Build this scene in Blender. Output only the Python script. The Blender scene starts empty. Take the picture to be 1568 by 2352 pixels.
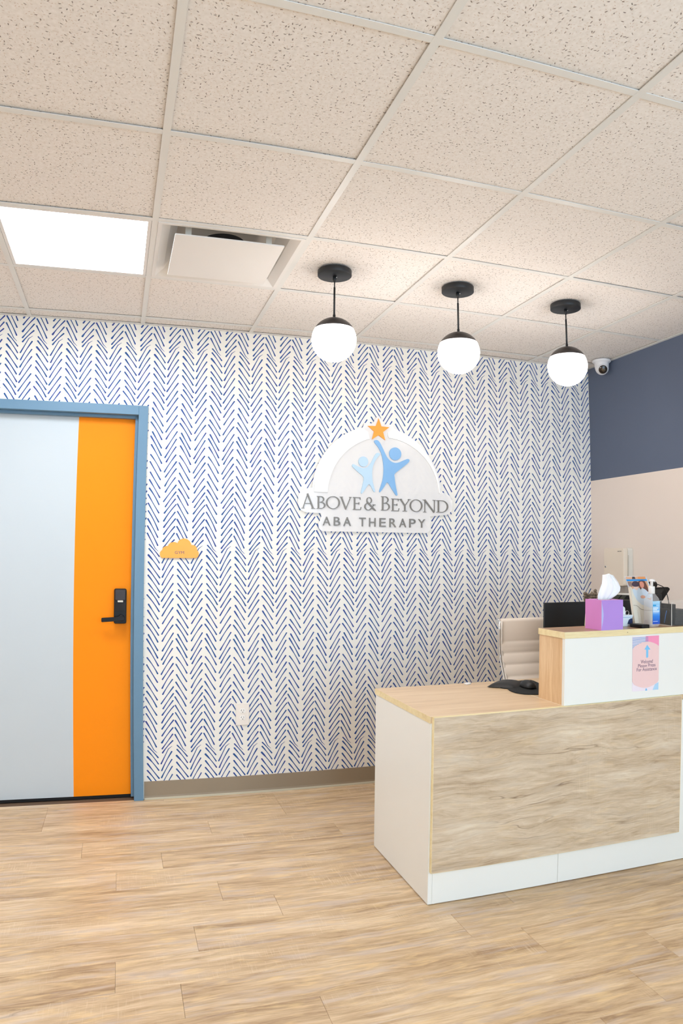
import bpy, bmesh, math, random
from mathutils import Matrix, Vector
from math import pi, sin, cos

S = bpy.context.scene
COL = S.collection

# ---------------------------------------------------------------- camera
# The photo's wide lens has mild barrel distortion: a real-lens polynomial camera.
cd = bpy.data.cameras.new('camera')
cam = bpy.data.objects.new('camera', cd)
COL.objects.link(cam)
S.camera = cam
cd.sensor_fit = 'VERTICAL'; cd.sensor_width = 24; cd.sensor_height = 36; cd.lens = 24.1
cd.type = 'PANO'; cd.panorama_type = 'FISHEYE_LENS_POLYNOMIAL'; cd.fisheye_fov = pi
for i, v in enumerate([0, -0.03938843028687793, 4.936990930377427e-05, 1.8329387629793764e-06, 3.002053822086432e-07]):
    setattr(cd, 'fisheye_polynomial_k%d' % i, v)
cd.clip_start = 0.05
cam.matrix_world = Matrix.Translation((-0.0774, -4.0237, 1.3631)) @ Matrix([
    [0.9549958803820772, -0.025524589736925396, -0.2955188044304847],
    [-0.29647989569099487, -0.05162511686707055, -0.9536427626525136],
    [0.009085147457152788, 0.998340294001611, -0.05686930163505474]]).to_4x4()

# ---------------------------------------------------------------- world, light, exposure
W = bpy.data.worlds.new('world'); S.world = W; W.use_nodes = True
W.node_tree.nodes['Background'].inputs[0].default_value = (0.70, 0.84, 1.0, 1)
W.node_tree.nodes['Background'].inputs[1].default_value = 1.4
S.view_settings.view_transform = 'Standard'
S.view_settings.look = 'None'
S.view_settings.gamma = 1
S.view_settings.use_curve_mapping = False
S.view_settings.exposure = 0.17
PANEL_E = 22.0        # ceiling light panels
GLOBE_E = 20.0        # pendant globes
DAY_E = 92.0        # daylight through the storefront window behind the camera (W)

def area(name, loc, rot, sx, sy, power, col):
    l = bpy.data.lights.new(name, 'AREA'); l.shape = 'RECTANGLE'; l.size = sx; l.size_y = sy
    l.energy = power; l.color = col
    o = bpy.data.objects.new(name, l); COL.objects.link(o); o.location = loc; o.rotation_euler = rot
    return o
area('window_daylight', (1.5, -6.12, 1.35), (pi/2, 0, 0), 2.6, 2.3, DAY_E, (0.52, 0.77, 1.0))

# ---------------------------------------------------------------- helpers
def lin(c):
    def f(v):
        v /= 255.0
        return v/12.92 if v <= 0.04045 else ((v+0.055)/1.055)**2.4
    return (f(c[0]), f(c[1]), f(c[2]), 1)

MATS = {}
def mat(name, c, rough=0.5, metal=0.0, spec=0.5, var=0.03, nscale=6.0, bump=0.0, bscale=80.0, **kw):
    """procedural: base colour with a faint noise variation and optional fine bump"""
    if name in MATS: return MATS[name]
    m = bpy.data.materials.new(name); m.use_nodes = True; nt = m.node_tree; N = nt.nodes; K = nt.links
    b = N['Principled BSDF']
    tc = N.new('ShaderNodeTexCoord')
    nz = N.new('ShaderNodeTexNoise'); nz.inputs['Scale'].default_value = nscale; nz.inputs['Detail'].default_value = 3
    K.new(tc.outputs['Object'], nz.inputs['Vector'])
    mr = N.new('ShaderNodeMapRange'); mr.inputs['To Min'].default_value = 1-var; mr.inputs['To Max'].default_value = 1+var
    K.new(nz.outputs['Fac'], mr.inputs['Value'])
    vm = N.new('ShaderNodeVectorMath'); vm.operation = 'SCALE'; vm.inputs[0].default_value = lin(c)[:3]
    K.new(mr.outputs['Result'], vm.inputs['Scale'])
    K.new(vm.outputs['Vector'], b.inputs['Base Color'])
    b.inputs['Roughness'].default_value = rough; b.inputs['Metallic'].default_value = metal
    b.inputs['Specular IOR Level'].default_value = spec
    if bump:
        n2 = N.new('ShaderNodeTexNoise'); n2.inputs['Scale'].default_value = bscale; K.new(tc.outputs['Object'], n2.inputs['Vector'])
        bp = N.new('ShaderNodeBump'); bp.inputs['Strength'].default_value = bump; bp.inputs['Distance'].default_value = 0.002
        K.new(n2.outputs['Fac'], bp.inputs['Height']); K.new(bp.outputs['Normal'], b.inputs['Normal'])
    for k, v in kw.items():
        b.inputs[k.replace('_', ' ')].default_value = v
    MATS[name] = m
    return m

def emit(name, c, e):
    m = bpy.data.materials.new(name); m.use_nodes = True; nt = m.node_tree
    nt.nodes.remove(nt.nodes['Principled BSDF'])
    em = nt.nodes.new('ShaderNodeEmission'); em.inputs[0].default_value = lin(c); em.inputs[1].default_value = e
    nt.links.new(em.outputs[0], nt.nodes['Material Output'].inputs[0]); return m

def glassy(name, c, clear, rough=0.1, ior=1.3):
    """thin clear plastic: mostly see-through with a glossy coat, some milky body"""
    m = bpy.data.materials.new(name); m.use_nodes = True; nt = m.node_tree; N = nt.nodes; K = nt.links
    b = N['Principled BSDF']; b.inputs['Base Color'].default_value = lin(c); b.inputs['Roughness'].default_value = rough
    t = N.new('ShaderNodeBsdfTransparent'); mx = N.new('ShaderNodeMixShader')
    lw = N.new('ShaderNodeLayerWeight'); lw.inputs['Blend'].default_value = 0.5
    pw = N.new('ShaderNodeMath'); pw.operation = 'POWER'; pw.inputs[1].default_value = 4.0; K.new(lw.outputs['Facing'], pw.inputs[0])
    ma = N.new('ShaderNodeMath'); ma.operation = 'MULTIPLY_ADD'; ma.use_clamp = True; ma.inputs[1].default_value = (ior-1)*0.9; ma.inputs[2].default_value = 1-clear
    K.new(pw.outputs[0], ma.inputs[0]); K.new(ma.outputs[0], mx.inputs[0])
    K.new(t.outputs[0], mx.inputs[1]); K.new(b.outputs[0], mx.inputs[2]); K.new(mx.outputs[0], N['Material Output'].inputs[0])
    MATS[name] = m
    return m

class MB:
    def __init__(s): s.v = []; s.f = []; s.m = []; s.sm = []
    def add(s, vs, fs, mi=0, smooth=False):
        o = len(s.v); s.v += [tuple(v) for v in vs]
        for f in fs: s.f.append([o+i for i in f]); s.m.append(mi); s.sm.append(smooth)
        return s
    def box(s, x0, x1, y0, y1, z0, z1, mi=0):
        vs = [(x, y, z) for x in (x0, x1) for y in (y0, y1) for z in (z0, z1)]
        return s.add(vs, [(0, 1, 3, 2), (4, 6, 7, 5), (0, 4, 5, 1), (2, 3, 7, 6), (0, 2, 6, 4), (1, 5, 7, 3)], mi)
    def prism(s, pts, a0, a1, axis='y', mi=0):
        """extrude a 2-D outline; axis y: pts are (x,z); axis z: (x,y); axis x: (y,z)"""
        n = len(pts)
        def P(p, a): return (p[0], a, p[1]) if axis == 'y' else ((p[0], p[1], a) if axis == 'z' else (a, p[0], p[1]))
        vs = [P(p, a0) for p in pts]+[P(p, a1) for p in pts]
        fs = [tuple(range(n)), tuple(range(2*n-1, n-1, -1))]+[(i, i+n, (i+1) % n+n, (i+1) % n) for i in range(n)]
        return s.add(vs, fs, mi)
    def lathe(s, prof, c, n=32, axis='z', mi=0, sm=True):
        vs = []; fs = []
        for r, h in prof:
            for i in range(n):
                a = 2*pi*i/n
                p = (r*cos(a), r*sin(a), h) if axis == 'z' else ((r*cos(a), h, r*sin(a)) if axis == 'y' else (h, r*cos(a), r*sin(a)))
                vs.append((c[0]+p[0], c[1]+p[1], c[2]+p[2]))
        for j in range(len(prof)-1):
            for i in range(n):
                fs.append((j*n+i, j*n+(i+1) % n, (j+1)*n+(i+1) % n, (j+1)*n+i))
        s.add(vs, fs, mi, sm)
        o = len(s.v)-len(vs)
        for j in (0, len(prof)-1):
            if prof[j][0] > 1e-5:
                s.f.append([o+j*n+i for i in range(n)]); s.m.append(mi); s.sm.append(False)
        return s
    def tube(s, pts, r, n=8, mi=0):
        P = [Vector(p) for p in pts]; rs = r if isinstance(r, (list, tuple)) else [r]*len(P)
        vs = []; up = Vector((0.13, 0.2, 1)).normalized()
        for i, p in enumerate(P):
            t = (P[min(i+1, len(P)-1)]-P[max(i-1, 0)]).normalized()
            a = t.cross(up)
            if a.length < 0.05: a = t.cross(Vector((1, 0, 0)))
            a.normalize(); b = t.cross(a).normalized()
            for k in range(n):
                q = p+a*cos(2*pi*k/n)*rs[i]+b*sin(2*pi*k/n)*rs[i]; vs.append(tuple(q))
        fs = [(j*n+i, j*n+(i+1) % n, (j+1)*n+(i+1) % n, (j+1)*n+i) for j in range(len(P)-1) for i in range(n)]
        s.add(vs, fs, mi, True)
        o = len(s.v)-len(vs)
        s.f.append([o+i for i in range(n)]); s.f.append([o+(len(P)-1)*n+i for i in range(n)]); s.m += [mi, mi]; s.sm += [False, False]
        return s
    def build(s, name, mats, parent=None, bevel=0.0, seg=2, loc=None, smooth_all=False):
        me = bpy.data.meshes.new(name); me.from_pydata(s.v, [], s.f); 
        if not isinstance(mats, (list, tuple)): mats = [mats]
        for m in mats: me.materials.append(m)
        for p, mi, sm in zip(me.polygons, s.m, s.sm): p.material_index = mi; p.use_smooth = sm or smooth_all
        bm = bmesh.new(); bm.from_mesh(me)
        bmesh.ops.recalc_face_normals(bm, faces=bm.faces)
        if bevel:
            es = [e for e in bm.edges if len(e.link_faces) == 2 and e.calc_face_angle(0) > 0.6]
            bmesh.ops.bevel(bm, geom=es, offset=bevel, segments=seg, profile=0.5, affect='EDGES', clamp_overlap=True)
        bm.to_mesh(me); bm.free()
        o = bpy.data.objects.new(name, me); COL.objects.link(o)
        if loc is not None: o.location = loc
        if parent is not None:
            o.parent = parent
            o.matrix_parent_inverse = Matrix.Translation(-parent.location) if loc is None or True else Matrix()
        return o

def thing(name, label, cat, loc=(0, 0, 0), group=None):
    o = bpy.data.objects.new(name, None); COL.objects.link(o); o.location = loc; o.empty_display_size = 0.05
    o['label'] = label; o['category'] = cat
    if group: o['group'] = group
    return o
def tag(o, label, cat, group=None):
    o['label'] = label; o['category'] = cat
    if group: o['group'] = group
    return o
def struct(o): o['kind'] = 'structure'; return o

def copy_tree(o, off, parent=None):
    c = o.copy(); COL.objects.link(c)
    if parent is None: c.location = Vector(o.location)+Vector(off)
    else: c.parent = parent; c.matrix_parent_inverse = o.matrix_parent_inverse.copy()
    for ch in list(o.children): copy_tree(ch, off, c)
    return c

def resample(pts, n, closed=True):
    """Catmull-Rom smooth outline"""
    out = []; N = len(pts)
    for i in range(N if closed else N-1):
        g = lambda k: Vector(pts[k % N] if closed else pts[max(0, min(N-1, k))])
        p0, p1, p2, p3 = g(i-1), g(i), g(i+1), g(i+2)
        for j in range(n):
            t = j/n
            out.append(tuple(0.5*((2*p1)+(p2-p0)*t+(2*p0-5*p1+4*p2-p3)*t*t+(3*p1-p0-3*p2+p3)*t**3)))
    if not closed: out.append(tuple(pts[-1]))
    return out
def arc(cx, cy, r, a0, a1, n=16, ry=None):
    ry = ry or r
    return [(cx+r*cos(math.radians(a0+(a1-a0)*i/n)), cy+ry*sin(math.radians(a0+(a1-a0)*i/n))) for i in range(n+1)]
def rrect(x0, x1, z0, z1, r, n=6):
    return arc(x1-r, z1-r, r, 0, 90, n)+arc(x0+r, z1-r, r, 90, 180, n)+arc(x0+r, z0+r, r, 180, 270, n)+arc(x1-r, z0+r, r, 270, 360, n)

def text_mesh(name, body, x0, x1, z0, z1, y, depth, m, parent=None, bold=0.0, plane='xz', keep=False):
    """sans lettering as flat raised geometry fitted to a box (front faces -y)"""
    cu = bpy.data.curves.new(name, 'FONT'); cu.body = body; cu.extrude = 0.5; cu.offset = bold; cu.resolution_u = 4
    to = bpy.data.objects.new(name, cu); COL.objects.link(to)
    me = bpy.data.meshes.new_from_object(to.evaluated_get(bpy.context.evaluated_depsgraph_get()))
    bpy.data.objects.remove(to); bpy.data.curves.remove(cu)
    xs = [v.co.x for v in me.vertices]; ys = [v.co.y for v in me.vertices]
    ax, bx, ay, by = min(xs), max(xs), min(ys), max(ys)
    for v in me.vertices:
        u = (v.co.x-ax)/(bx-ax); w = (v.co.y-ay)/(by-ay); d = v.co.z
        X = x0+(x1-x0)*u; Z = z0+(z1-z0)*w
        if plane == 'xz': v.co = (X, y-(d+0.5)*depth, Z)
        else: v.co = (y-(d+0.5)*depth, X, Z)          # on a wall facing -x: x0 > x1 runs towards the viewer
    me.materials.clear(); me.materials.append(m); me.name = name
    o = bpy.data.objects.new(name, me); COL.objects.link(o)
    if parent is not None: o.parent = parent; o.matrix_parent_inverse = Matrix.Translation(-parent.location)
    return o

# ---------------------------------------------------------------- special materials
def node_mat(name):
    m = bpy.data.materials.new(name); m.use_nodes = True; MATS[name] = m
    return m, m.node_tree.nodes, m.node_tree.links, m.node_tree.nodes['Principled BSDF']
def ramp(N, stops):
    r = N.new('ShaderNodeValToRGB'); e = r.color_ramp.elements
    while len(e) < len(stops): e.new(0.5)
    for k, (p, c) in zip(e, stops): k.position = p; k.color = lin(c) if len(c) == 3 else c
    return r
def math_n(N, K, op, a, b=None, clamp=False):
    n = N.new('ShaderNodeMath'); n.operation = op; n.use_clamp = clamp
    for i, v in enumerate((a, b)):
        if v is None: continue
        if isinstance(v, (int, float)): n.inputs[i].default_value = v
        else: K.new(v, n.inputs[i])
    return n.outputs[0]

def wood(name, axis, stops, sc=1.0, rnd=True, streak=(30, 5), rough=0.5, knots=0.0, saw=0.0, tint=None, cracks=0.0, bump=0.15, warp=0.05, pale=0.0):
    """wood grain running along `axis`; per-object random offset when rnd"""
    m, N, K, b = node_mat(name)
    tc = N.new('ShaderNodeTexCoord'); src = tc.outputs['Object']
    if rnd:
        oi = N.new('ShaderNodeObjectInfo'); sc_ = N.new('ShaderNodeVectorMath'); sc_.operation = 'SCALE'
        sc_.inputs[0].default_value = (37.0, 53.0, 71.0); K.new(oi.outputs['Random'], sc_.inputs['Scale'])
        ad = N.new('ShaderNodeVectorMath'); ad.operation = 'ADD'; K.new(src, ad.inputs[0]); K.new(sc_.outputs[0], ad.inputs[1]); src = ad.outputs[0]
    def scaled(sv, v=None):
        mp = N.new('ShaderNodeVectorMath'); mp.operation = 'MULTIPLY'; K.new(v or src, mp.inputs[0]); mp.inputs[1].default_value = sv; return mp.outputs[0]
    def noise(v, s, d=4, dist=0.0, rgh=0.55):
        n = N.new('ShaderNodeTexNoise'); n.inputs['Scale'].default_value = s; n.inputs['Detail'].default_value = d
        n.inputs['Distortion'].default_value = dist; n.inputs['Roughness'].default_value = rgh; K.new(v, n.inputs['Vector']); return n
    al = {'x': (1, 8, 8), 'y': (8, 1, 8), 'z': (8, 8, 1)}[axis]
    al2 = {'x': (1.6, 22, 22), 'y': (22, 1.6, 22), 'z': (22, 22, 1.6)}[axis]
    # gentle warp so the grain wanders
    wn = noise(scaled({'x': (1.2, 3, 3), 'y': (3, 1.2, 3), 'z': (3, 3, 1.2)}[axis]), 1.6*sc, 2)
    sb = N.new('ShaderNodeVectorMath'); sb.operation = 'SUBTRACT'; K.new(wn.outputs['Color'], sb.inputs[0]); sb.inputs[1].default_value = (.5, .5, .5)
    sw = N.new('ShaderNodeVectorMath'); sw.operation = 'SCALE'; K.new(sb.outputs[0], sw.inputs[0]); sw.inputs['Scale'].default_value = warp
    wv = N.new('ShaderNodeVectorMath'); wv.operation = 'ADD'; K.new(src, wv.inputs[0]); K.new(sw.outputs[0], wv.inputs[1])
    big = noise(scaled(al, wv.outputs[0]), 1.3*sc, 3)
    mid = noise(scaled(al2, wv.outputs[0]), 1.6*sc, 6, 0.4, 0.6)
    fin = noise(scaled(al2, wv.outputs[0]), 6.0*sc, 5, 0.2, 0.65)
    f = math_n(N, K, 'ADD', math_n(N, K, 'MULTIPLY', big.outputs['Fac'], 0.38), math_n(N, K, 'MULTIPLY', mid.outputs['Fac'], 0.34))
    f = math_n(N, K, 'ADD', f, math_n(N, K, 'MULTIPLY', fin.outputs['Fac'], 0.28))
    f = math_n(N, K, 'ADD', math_n(N, K, 'MULTIPLY', math_n(N, K, 'SUBTRACT', f, 0.5), 3.1), 0.5, True)
    if rnd:
        f = math_n(N, K, 'ADD', f, math_n(N, K, 'MULTIPLY', math_n(N, K, 'SUBTRACT', oi.outputs['Random'], 0.5), 0.14), True)
    r = ramp(N, stops); K.new(f, r.inputs[0]); col = r.outputs['Color']
    def mixc(fac, c2, mode='MIX'):
        mx = N.new('ShaderNodeMix'); mx.data_type = 'RGBA'; mx.blend_type = mode
        K.new(fac, mx.inputs['Factor']); K.new(col, mx.inputs['A']); mx.inputs['B'].default_value = c2; return mx.outputs['Result']
    if tint:   # cool greyish patches between warm ones
        tn = noise(scaled(al, wv.outputs[0]), 3.1*sc, 3)
        tf = math_n(N, K, 'MULTIPLY', math_n(N, K, 'MULTIPLY', math_n(N, K, 'SUBTRACT', tn.outputs['Fac'], 0.52), 6, True), tint[1])
        col = mixc(tf, lin(tint[0]))
    if tint:
        yn = noise(scaled({'x': (3, 16, 16), 'y': (16, 3, 16), 'z': (16, 16, 3)}[axis], wv.outputs[0]), 2.3*sc, 4, 0.3)
        yf = math_n(N, K, 'MULTIPLY', math_n(N, K, 'MULTIPLY', math_n(N, K, 'SUBTRACT', yn.outputs['Fac'], 0.54), 7, True), 0.45 if rnd else 0.16)
        col = mixc(yf, lin((240, 206, 150)))
    if cracks:
        cn = noise(scaled({'x': (0.55, 11, 11), 'y': (11, 0.55, 11), 'z': (11, 11, 0.55)}[axis], wv.outputs[0]), 1.0, 3, 0.15)
        cf = math_n(N, K, 'SUBTRACT', 1.0, math_n(N, K, 'MULTIPLY', math_n(N, K, 'ABSOLUTE', math_n(N, K, 'SUBTRACT', cn.outputs['Fac'], 0.5)), 110.0), True)
        gn = noise(src, 3.0, 2)
        cf = math_n(N, K, 'MULTIPLY', cf, math_n(N, K, 'MULTIPLY', math_n(N, K, 'SUBTRACT', gn.outputs['Fac'], 0.5), 7.0*cracks, True), True)
        col = mixc(cf, lin((120, 92, 66)))
    if saw:    # pale saw-kerf marks across the grain
        sn = noise(scaled({'x': (26, 1.5, 1), 'y': (1.5, 26, 1), 'z': (1, 1, 26)}[axis]), 9.0, 3, 0.3)
        mn = noise(src, 2.6, 2)
        sf = math_n(N, K, 'MULTIPLY', math_n(N, K, 'MULTIPLY', math_n(N, K, 'SUBTRACT', sn.outputs['Fac'], 0.56), 7, True), math_n(N, K, 'MULTIPLY', math_n(N, K, 'SUBTRACT', mn.outputs['Fac'], 0.5), 5, True))
        sf = math_n(N, K, 'MULTIPLY', sf, saw)
        col = mixc(sf, lin((236, 214, 184)))
    K.new(col, b.inputs['Base Color']); b.inputs['Roughness'].default_value = rough
    bp = N.new('ShaderNodeBump'); bp.inputs['Strength'].default_value = bump; bp.inputs['Distance'].default_value = 0.001
    K.new(fin.outputs['Fac'], bp.inputs['Height']); K.new(bp.outputs['Normal'], b.inputs['Normal'])
    return m

M_floor = wood('plank_vinyl', 'x', [(0.12, (162, 130, 96)), (0.36, (192, 160, 122)), (0.6, (211, 181, 143)), (0.88, (231, 205, 170))], sc=1.2, rough=0.42,
               saw=0.55, tint=((206, 190, 180), 0.5), cracks=0.35)
M_front = wood('rustic_oak_laminate', 'x', [(0.1, (172, 146, 116)), (0.35, (196, 172, 142)), (0.6, (212, 190, 162)), (0.9, (226, 210, 186))], sc=1.5, rnd=False,
               rough=0.5, saw=0.3, cracks=0.55, tint=((204, 188, 168), 0.4), warp=0.07)
M_top = wood('light_oak_laminate', 'x', [(0.1, (206, 172, 132)), (0.5, (224, 192, 152)), (0.9, (236, 208, 172))], sc=0.9, rnd=False, rough=0.32)
M_counter = wood('brown_oak_laminate', 'x', [(0.1, (160, 122, 92)), (0.5, (184, 146, 112)), (0.9, (204, 168, 134))], sc=0.9, rnd=False, rough=0.3)
M_side = wood('oak_laminate_upright', 'z', [(0.1, (212, 170, 122)), (0.5, (226, 190, 146)), (0.9, (240, 210, 168))], sc=1.4, rnd=False, rough=0.45)
M_edge = wood('maple_edge_band', 'x', [(0.1, (226, 204, 152)), (0.5, (238, 219, 170)), (0.9, (246, 232, 190))], sc=1.6, rnd=False, rough=0.5)

def tile_mat():
    m, N, K, b = node_mat('fissured_tile')
    tc = N.new('ShaderNodeTexCoord'); oi = N.new('ShaderNodeObjectInfo')
    sc_ = N.new('ShaderNodeVectorMath'); sc_.operation = 'SCALE'; sc_.inputs[0].default_value = (11.0, 17.0, 0.0); K.new(oi.outputs['Random'], sc_.inputs['Scale'])
    ad = N.new('ShaderNodeVectorMath'); ad.operation = 'ADD'; K.new(tc.outputs['Object'], ad.inputs[0]); K.new(sc_.outputs[0], ad.inputs[1])
    col = None; fac = None
    def fleck(scale, ln, wd, thr, strength, seed):
        mp = N.new('ShaderNodeVectorMath'); mp.operation = 'MULTIPLY_ADD'; K.new(ad.outputs[0], mp.inputs[0]); mp.inputs[1].default_value = (scale, scale, 0); mp.inputs[2].default_value = (seed, seed*1.7, 0)
        vo = N.new('ShaderNodeTexVoronoi'); vo.voronoi_dimensions = '2D'; vo.inputs['Scale'].default_value = 1.0; K.new(mp.outputs[0], vo.inputs['Vector'])
        df = N.new('ShaderNodeVectorMath'); df.operation = 'SUBTRACT'; K.new(mp.outputs[0], df.inputs[0]); K.new(vo.outputs['Position'], df.inputs[1])
        sp = N.new('ShaderNodeSeparateColor'); K.new(vo.outputs['Color'], sp.inputs[0])
        vr = N.new('ShaderNodeVectorRotate'); vr.rotation_type = 'Z_AXIS'; K.new(df.outputs[0], vr.inputs['Vector'])
        K.new(math_n(N, K, 'MULTIPLY', sp.outputs[0], 6.283), vr.inputs['Angle'])
        st = N.new('ShaderNodeVectorMath'); st.operation = 'MULTIPLY'; K.new(vr.outputs[0], st.inputs[0]); st.inputs[1].default_value = (1/ln, 1/wd, 0)
        le = N.new('ShaderNodeVectorMath'); le.operation = 'LENGTH'; K.new(st.outputs[0], le.inputs[0])
        wob = N.new('ShaderNodeTexNoise'); wob.inputs['Scale'].default_value = 3.0; K.new(mp.outputs[0], wob.inputs['Vector'])
        d = math_n(N, K, 'ADD', le.outputs['Value'], math_n(N, K, 'MULTIPLY', math_n(N, K, 'SUBTRACT', wob.outputs['Fac'], 0.5), 1.2))
        mask = math_n(N, K, 'MULTIPLY', math_n(N, K, 'SUBTRACT', 1.0, d, True), 2.5, True)
        keep = math_n(N, K, 'MULTIPLY', math_n(N, K, 'SUBTRACT', sp.outputs[1], thr), 1.8/(1-thr), True)
        return math_n(N, K, 'MULTIPLY', math_n(N, K, 'MULTIPLY', mask, keep), strength)
    f1 = fleck(78, 0.36, 0.13, 0.62, 0.8, 3.3)
    f2 = fleck(120, 0.38, 0.14, 0.5, 0.45, 8.1)
    base = ramp(N, [(0.3, (236, 229, 221)), (0.7, (246, 240, 234))])
    bn = N.new('ShaderNodeTexNoise'); bn.inputs['Scale'].default_value = 90; K.new(ad.outputs[0], bn.inputs['Vector']); K.new(bn.outputs['Fac'], base.inputs[0])
    m1 = N.new('ShaderNodeMix'); m1.data_type = 'RGBA'; K.new(f2, m1.inputs['Factor']); K.new(base.outputs['Color'], m1.inputs['A']); m1.inputs['B'].default_value = lin((186, 148, 110))
    m2 = N.new('ShaderNodeMix'); m2.data_type = 'RGBA'; K.new(f1, m2.inputs['Factor']); K.new(m1.outputs['Result'], m2.inputs['A']); m2.inputs['B'].default_value = lin((105, 85, 72))
    K.new(m2.outputs['Result'], b.inputs['Base Color']); b.inputs['Roughness'].default_value = 0.95; b.inputs['Specular IOR Level'].default_value = 0.1
    bp = N.new('ShaderNodeBump'); bp.invert = True; bp.inputs['Strength'].default_value = 0.35; bp.inputs['Distance'].default_value = 0.002
    K.new(f1, bp.inputs['Height']); K.new(bp.outputs['Normal'], b.inputs['Normal'])
    return m
M_tile = tile_mat()

def print_mat():
    m, N, K, b = node_mat('blue_wallpaper_ink')
    tc = N.new('ShaderNodeTexCoord'); n = N.new('ShaderNodeTexNoise'); n.inputs['Scale'].default_value = 22; n.inputs['Detail'].default_value = 2; K.new(tc.outputs['Object'], n.inputs['Vector'])
    r = ramp(N, [(0.32, (44, 60, 142)), (0.47, (22, 72, 150)), (0.6, (8, 82, 142)), (0.72, (56, 68, 154))]); K.new(n.outputs['Fac'], r.inputs[0])
    K.new(r.outputs['Color'], b.inputs['Base Color']); b.inputs['Roughness'].default_value = 0.6
    return m
M_ink = print_mat()

M_paper = mat('wallpaper_ground', (243, 239, 230), 0.62, var=0.01, bump=0.05, bscale=300)
M_beige = mat('beige_wall_paint', (233, 220, 209), 0.75, var=0.012, bump=0.12, bscale=220)
M_navy = mat('navy_wall_paint', (92, 103, 124), 0.7, var=0.015, bump=0.12, bscale=220)
M_white = mat('white_laminate', (240, 239, 232), 0.38, var=0.008)
M_whitep = mat('white_painted_metal', (236, 232, 226), 0.4, var=0.01)
M_grid = mat('ceiling_grid_metal', (232, 230, 224), 0.45, var=0.01)
M_base = mat('taupe_rubber_base', (150, 134, 112), 0.55, var=0.02)
M_toe = mat('pale_rubber_toe', (182, 172, 148), 0.5, var=0.02)
M_frame = mat('blue_frame_paint', (102, 138, 164), 0.42, var=0.02, bump=0.1, bscale=60)
M_dgrey = mat('pale_grey_door_paint', (198, 206, 210), 0.45, var=0.008)
M_orange = mat('orange_door_paint', (255, 143, 0), 0.6, spec=0.25, var=0.008)
M_black = mat('black_plastic', (15, 14, 15), 0.4, spec=0.3)
M_blackm = mat('matte_black_metal', (30, 32, 35), 0.5, bump=0.1, bscale=400)
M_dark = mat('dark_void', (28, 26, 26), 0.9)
M_capm = mat('bronze_black_cap', (48, 42, 40), 0.42)
M_chrome = mat('chrome', (225, 225, 225), 0.12, metal=1.0)
# ---------------------------------------------------------------- room shell
H = 2.619; XR = 2.9166; XL = -2.6; YF = -6.0; T = 0.6096; GY = -0.1267
DX0, DX1, DZ = -0.94, 0.0, 2.104      # door opening inside the frame

wb = MB()
wb.box(XL-0.1, DX0-0.03, 0, 0.12, 0, H+0.15)
wb.box(DX0-0.03, DX1+0.03, 0, 0.12, DZ+0.03, H+0.15)
wb.box(DX1+0.03, XR+0.1, 0, 0.12, 0, H+0.15)
wall_back = struct(wb.build('wall_back', M_paper))

wr = MB(); ZP = 1.8555
wr.box(XR, XR+0.1, YF-0.1, 0, 0, ZP, 0); wr.box(XR, XR+0.1, YF-0.1, 0, ZP, H+0.15, 1)
wall_right = struct(wr.build('wall_right', [M_beige, M_navy]))
wall_left = struct(MB().box(XL-0.1, XL, YF-0.1, 0, 0, H+0.15).build('wall_left', M_beige))
wf = MB(); wx0, wx1, wz0, wz1 = 0.15, 2.75, 0.15, 2.45
wf.box(XL, wx0, YF-0.1, YF, 0, H+0.15); wf.box(wx1, XR, YF-0.1, YF, 0, H+0.15)
wf.box(wx0, wx1, YF-0.1, YF, 0, wz0); wf.box(wx0, wx1, YF-0.1, YF, wz1, H+0.15)
struct(wf.build('wall_front', M_beige))
wn = MB()
for x in (wx0, (wx0+wx1)/2-0.02, wx1-0.04): wn.box(x, x+0.04, YF-0.08, YF-0.03, wz0, wz1)
for z in (wz0, wz1-0.04): wn.box(wx0, wx1, YF-0.08, YF-0.03, z, z+0.04)
win = struct(wn.build('window_1', M_blackm))
pane = MB().box(wx0+0.04, wx1-0.04, YF-0.058, YF-0.052, wz0+0.04, wz1-0.04).build('pane', glassy('window_glass', (250, 255, 255), 1.0), win)

floor = struct(MB().box(XL-0.1, XR+0.1, YF-0.1, 0.12, -0.08, -0.004).build('floor', mat('subfloor', (104, 80, 60), 0.9)))
# vinyl planks, one object each
random.seed(5)
joints = {-1: 0.159, 0: 0.765, 1: -0.448, 2: 0.356, 3: -0.246, 4: 0.103, 5: -0.094, 6: 0.311, 7: 0.512, 9: -0.095, 10: 0.103, 11: 0.508, 12: 1.507}
PW = 0.1735; PLN = 1.212
full = {}
def plank(x0, x1, y0, y1):
    key = (round(x1-x0, 3), round(y1-y0, 3))
    if key not in full:
        lx, ly = (x1-x0)/2-0.0003, (y1-y0)/2-0.0003
        b = 0.0009
        m = MB(); m.add([(-lx, -ly, -0.004), (lx, -ly, -0.004), (lx, ly, -0.004), (-lx, ly, -0.004),
                         (-lx, -ly, -b), (lx, -ly, -b), (lx, ly, -b), (-lx, ly, -b),
                         (-lx+b, -ly+b, 0), (lx-b, -ly+b, 0), (lx-b, ly-b, 0), (-lx+b, ly-b, 0)],
                        [(0, 3, 2, 1), (8, 9, 10, 11)]+[(i, (i+1) % 4, (i+1) % 4+4, i+4) for i in range(4)]+[(i+4, (i+1) % 4+4, (i+1) % 4+8, i+8) for i in range(4)])
        o = m.build('plank', M_floor); full[key] = o.data
    else:
        o = bpy.data.objects.new('plank', full[key]); COL.objects.link(o)
    o.location = ((x0+x1)/2, (y0+y1)/2, 0); o.parent = floor
r = -1
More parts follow.
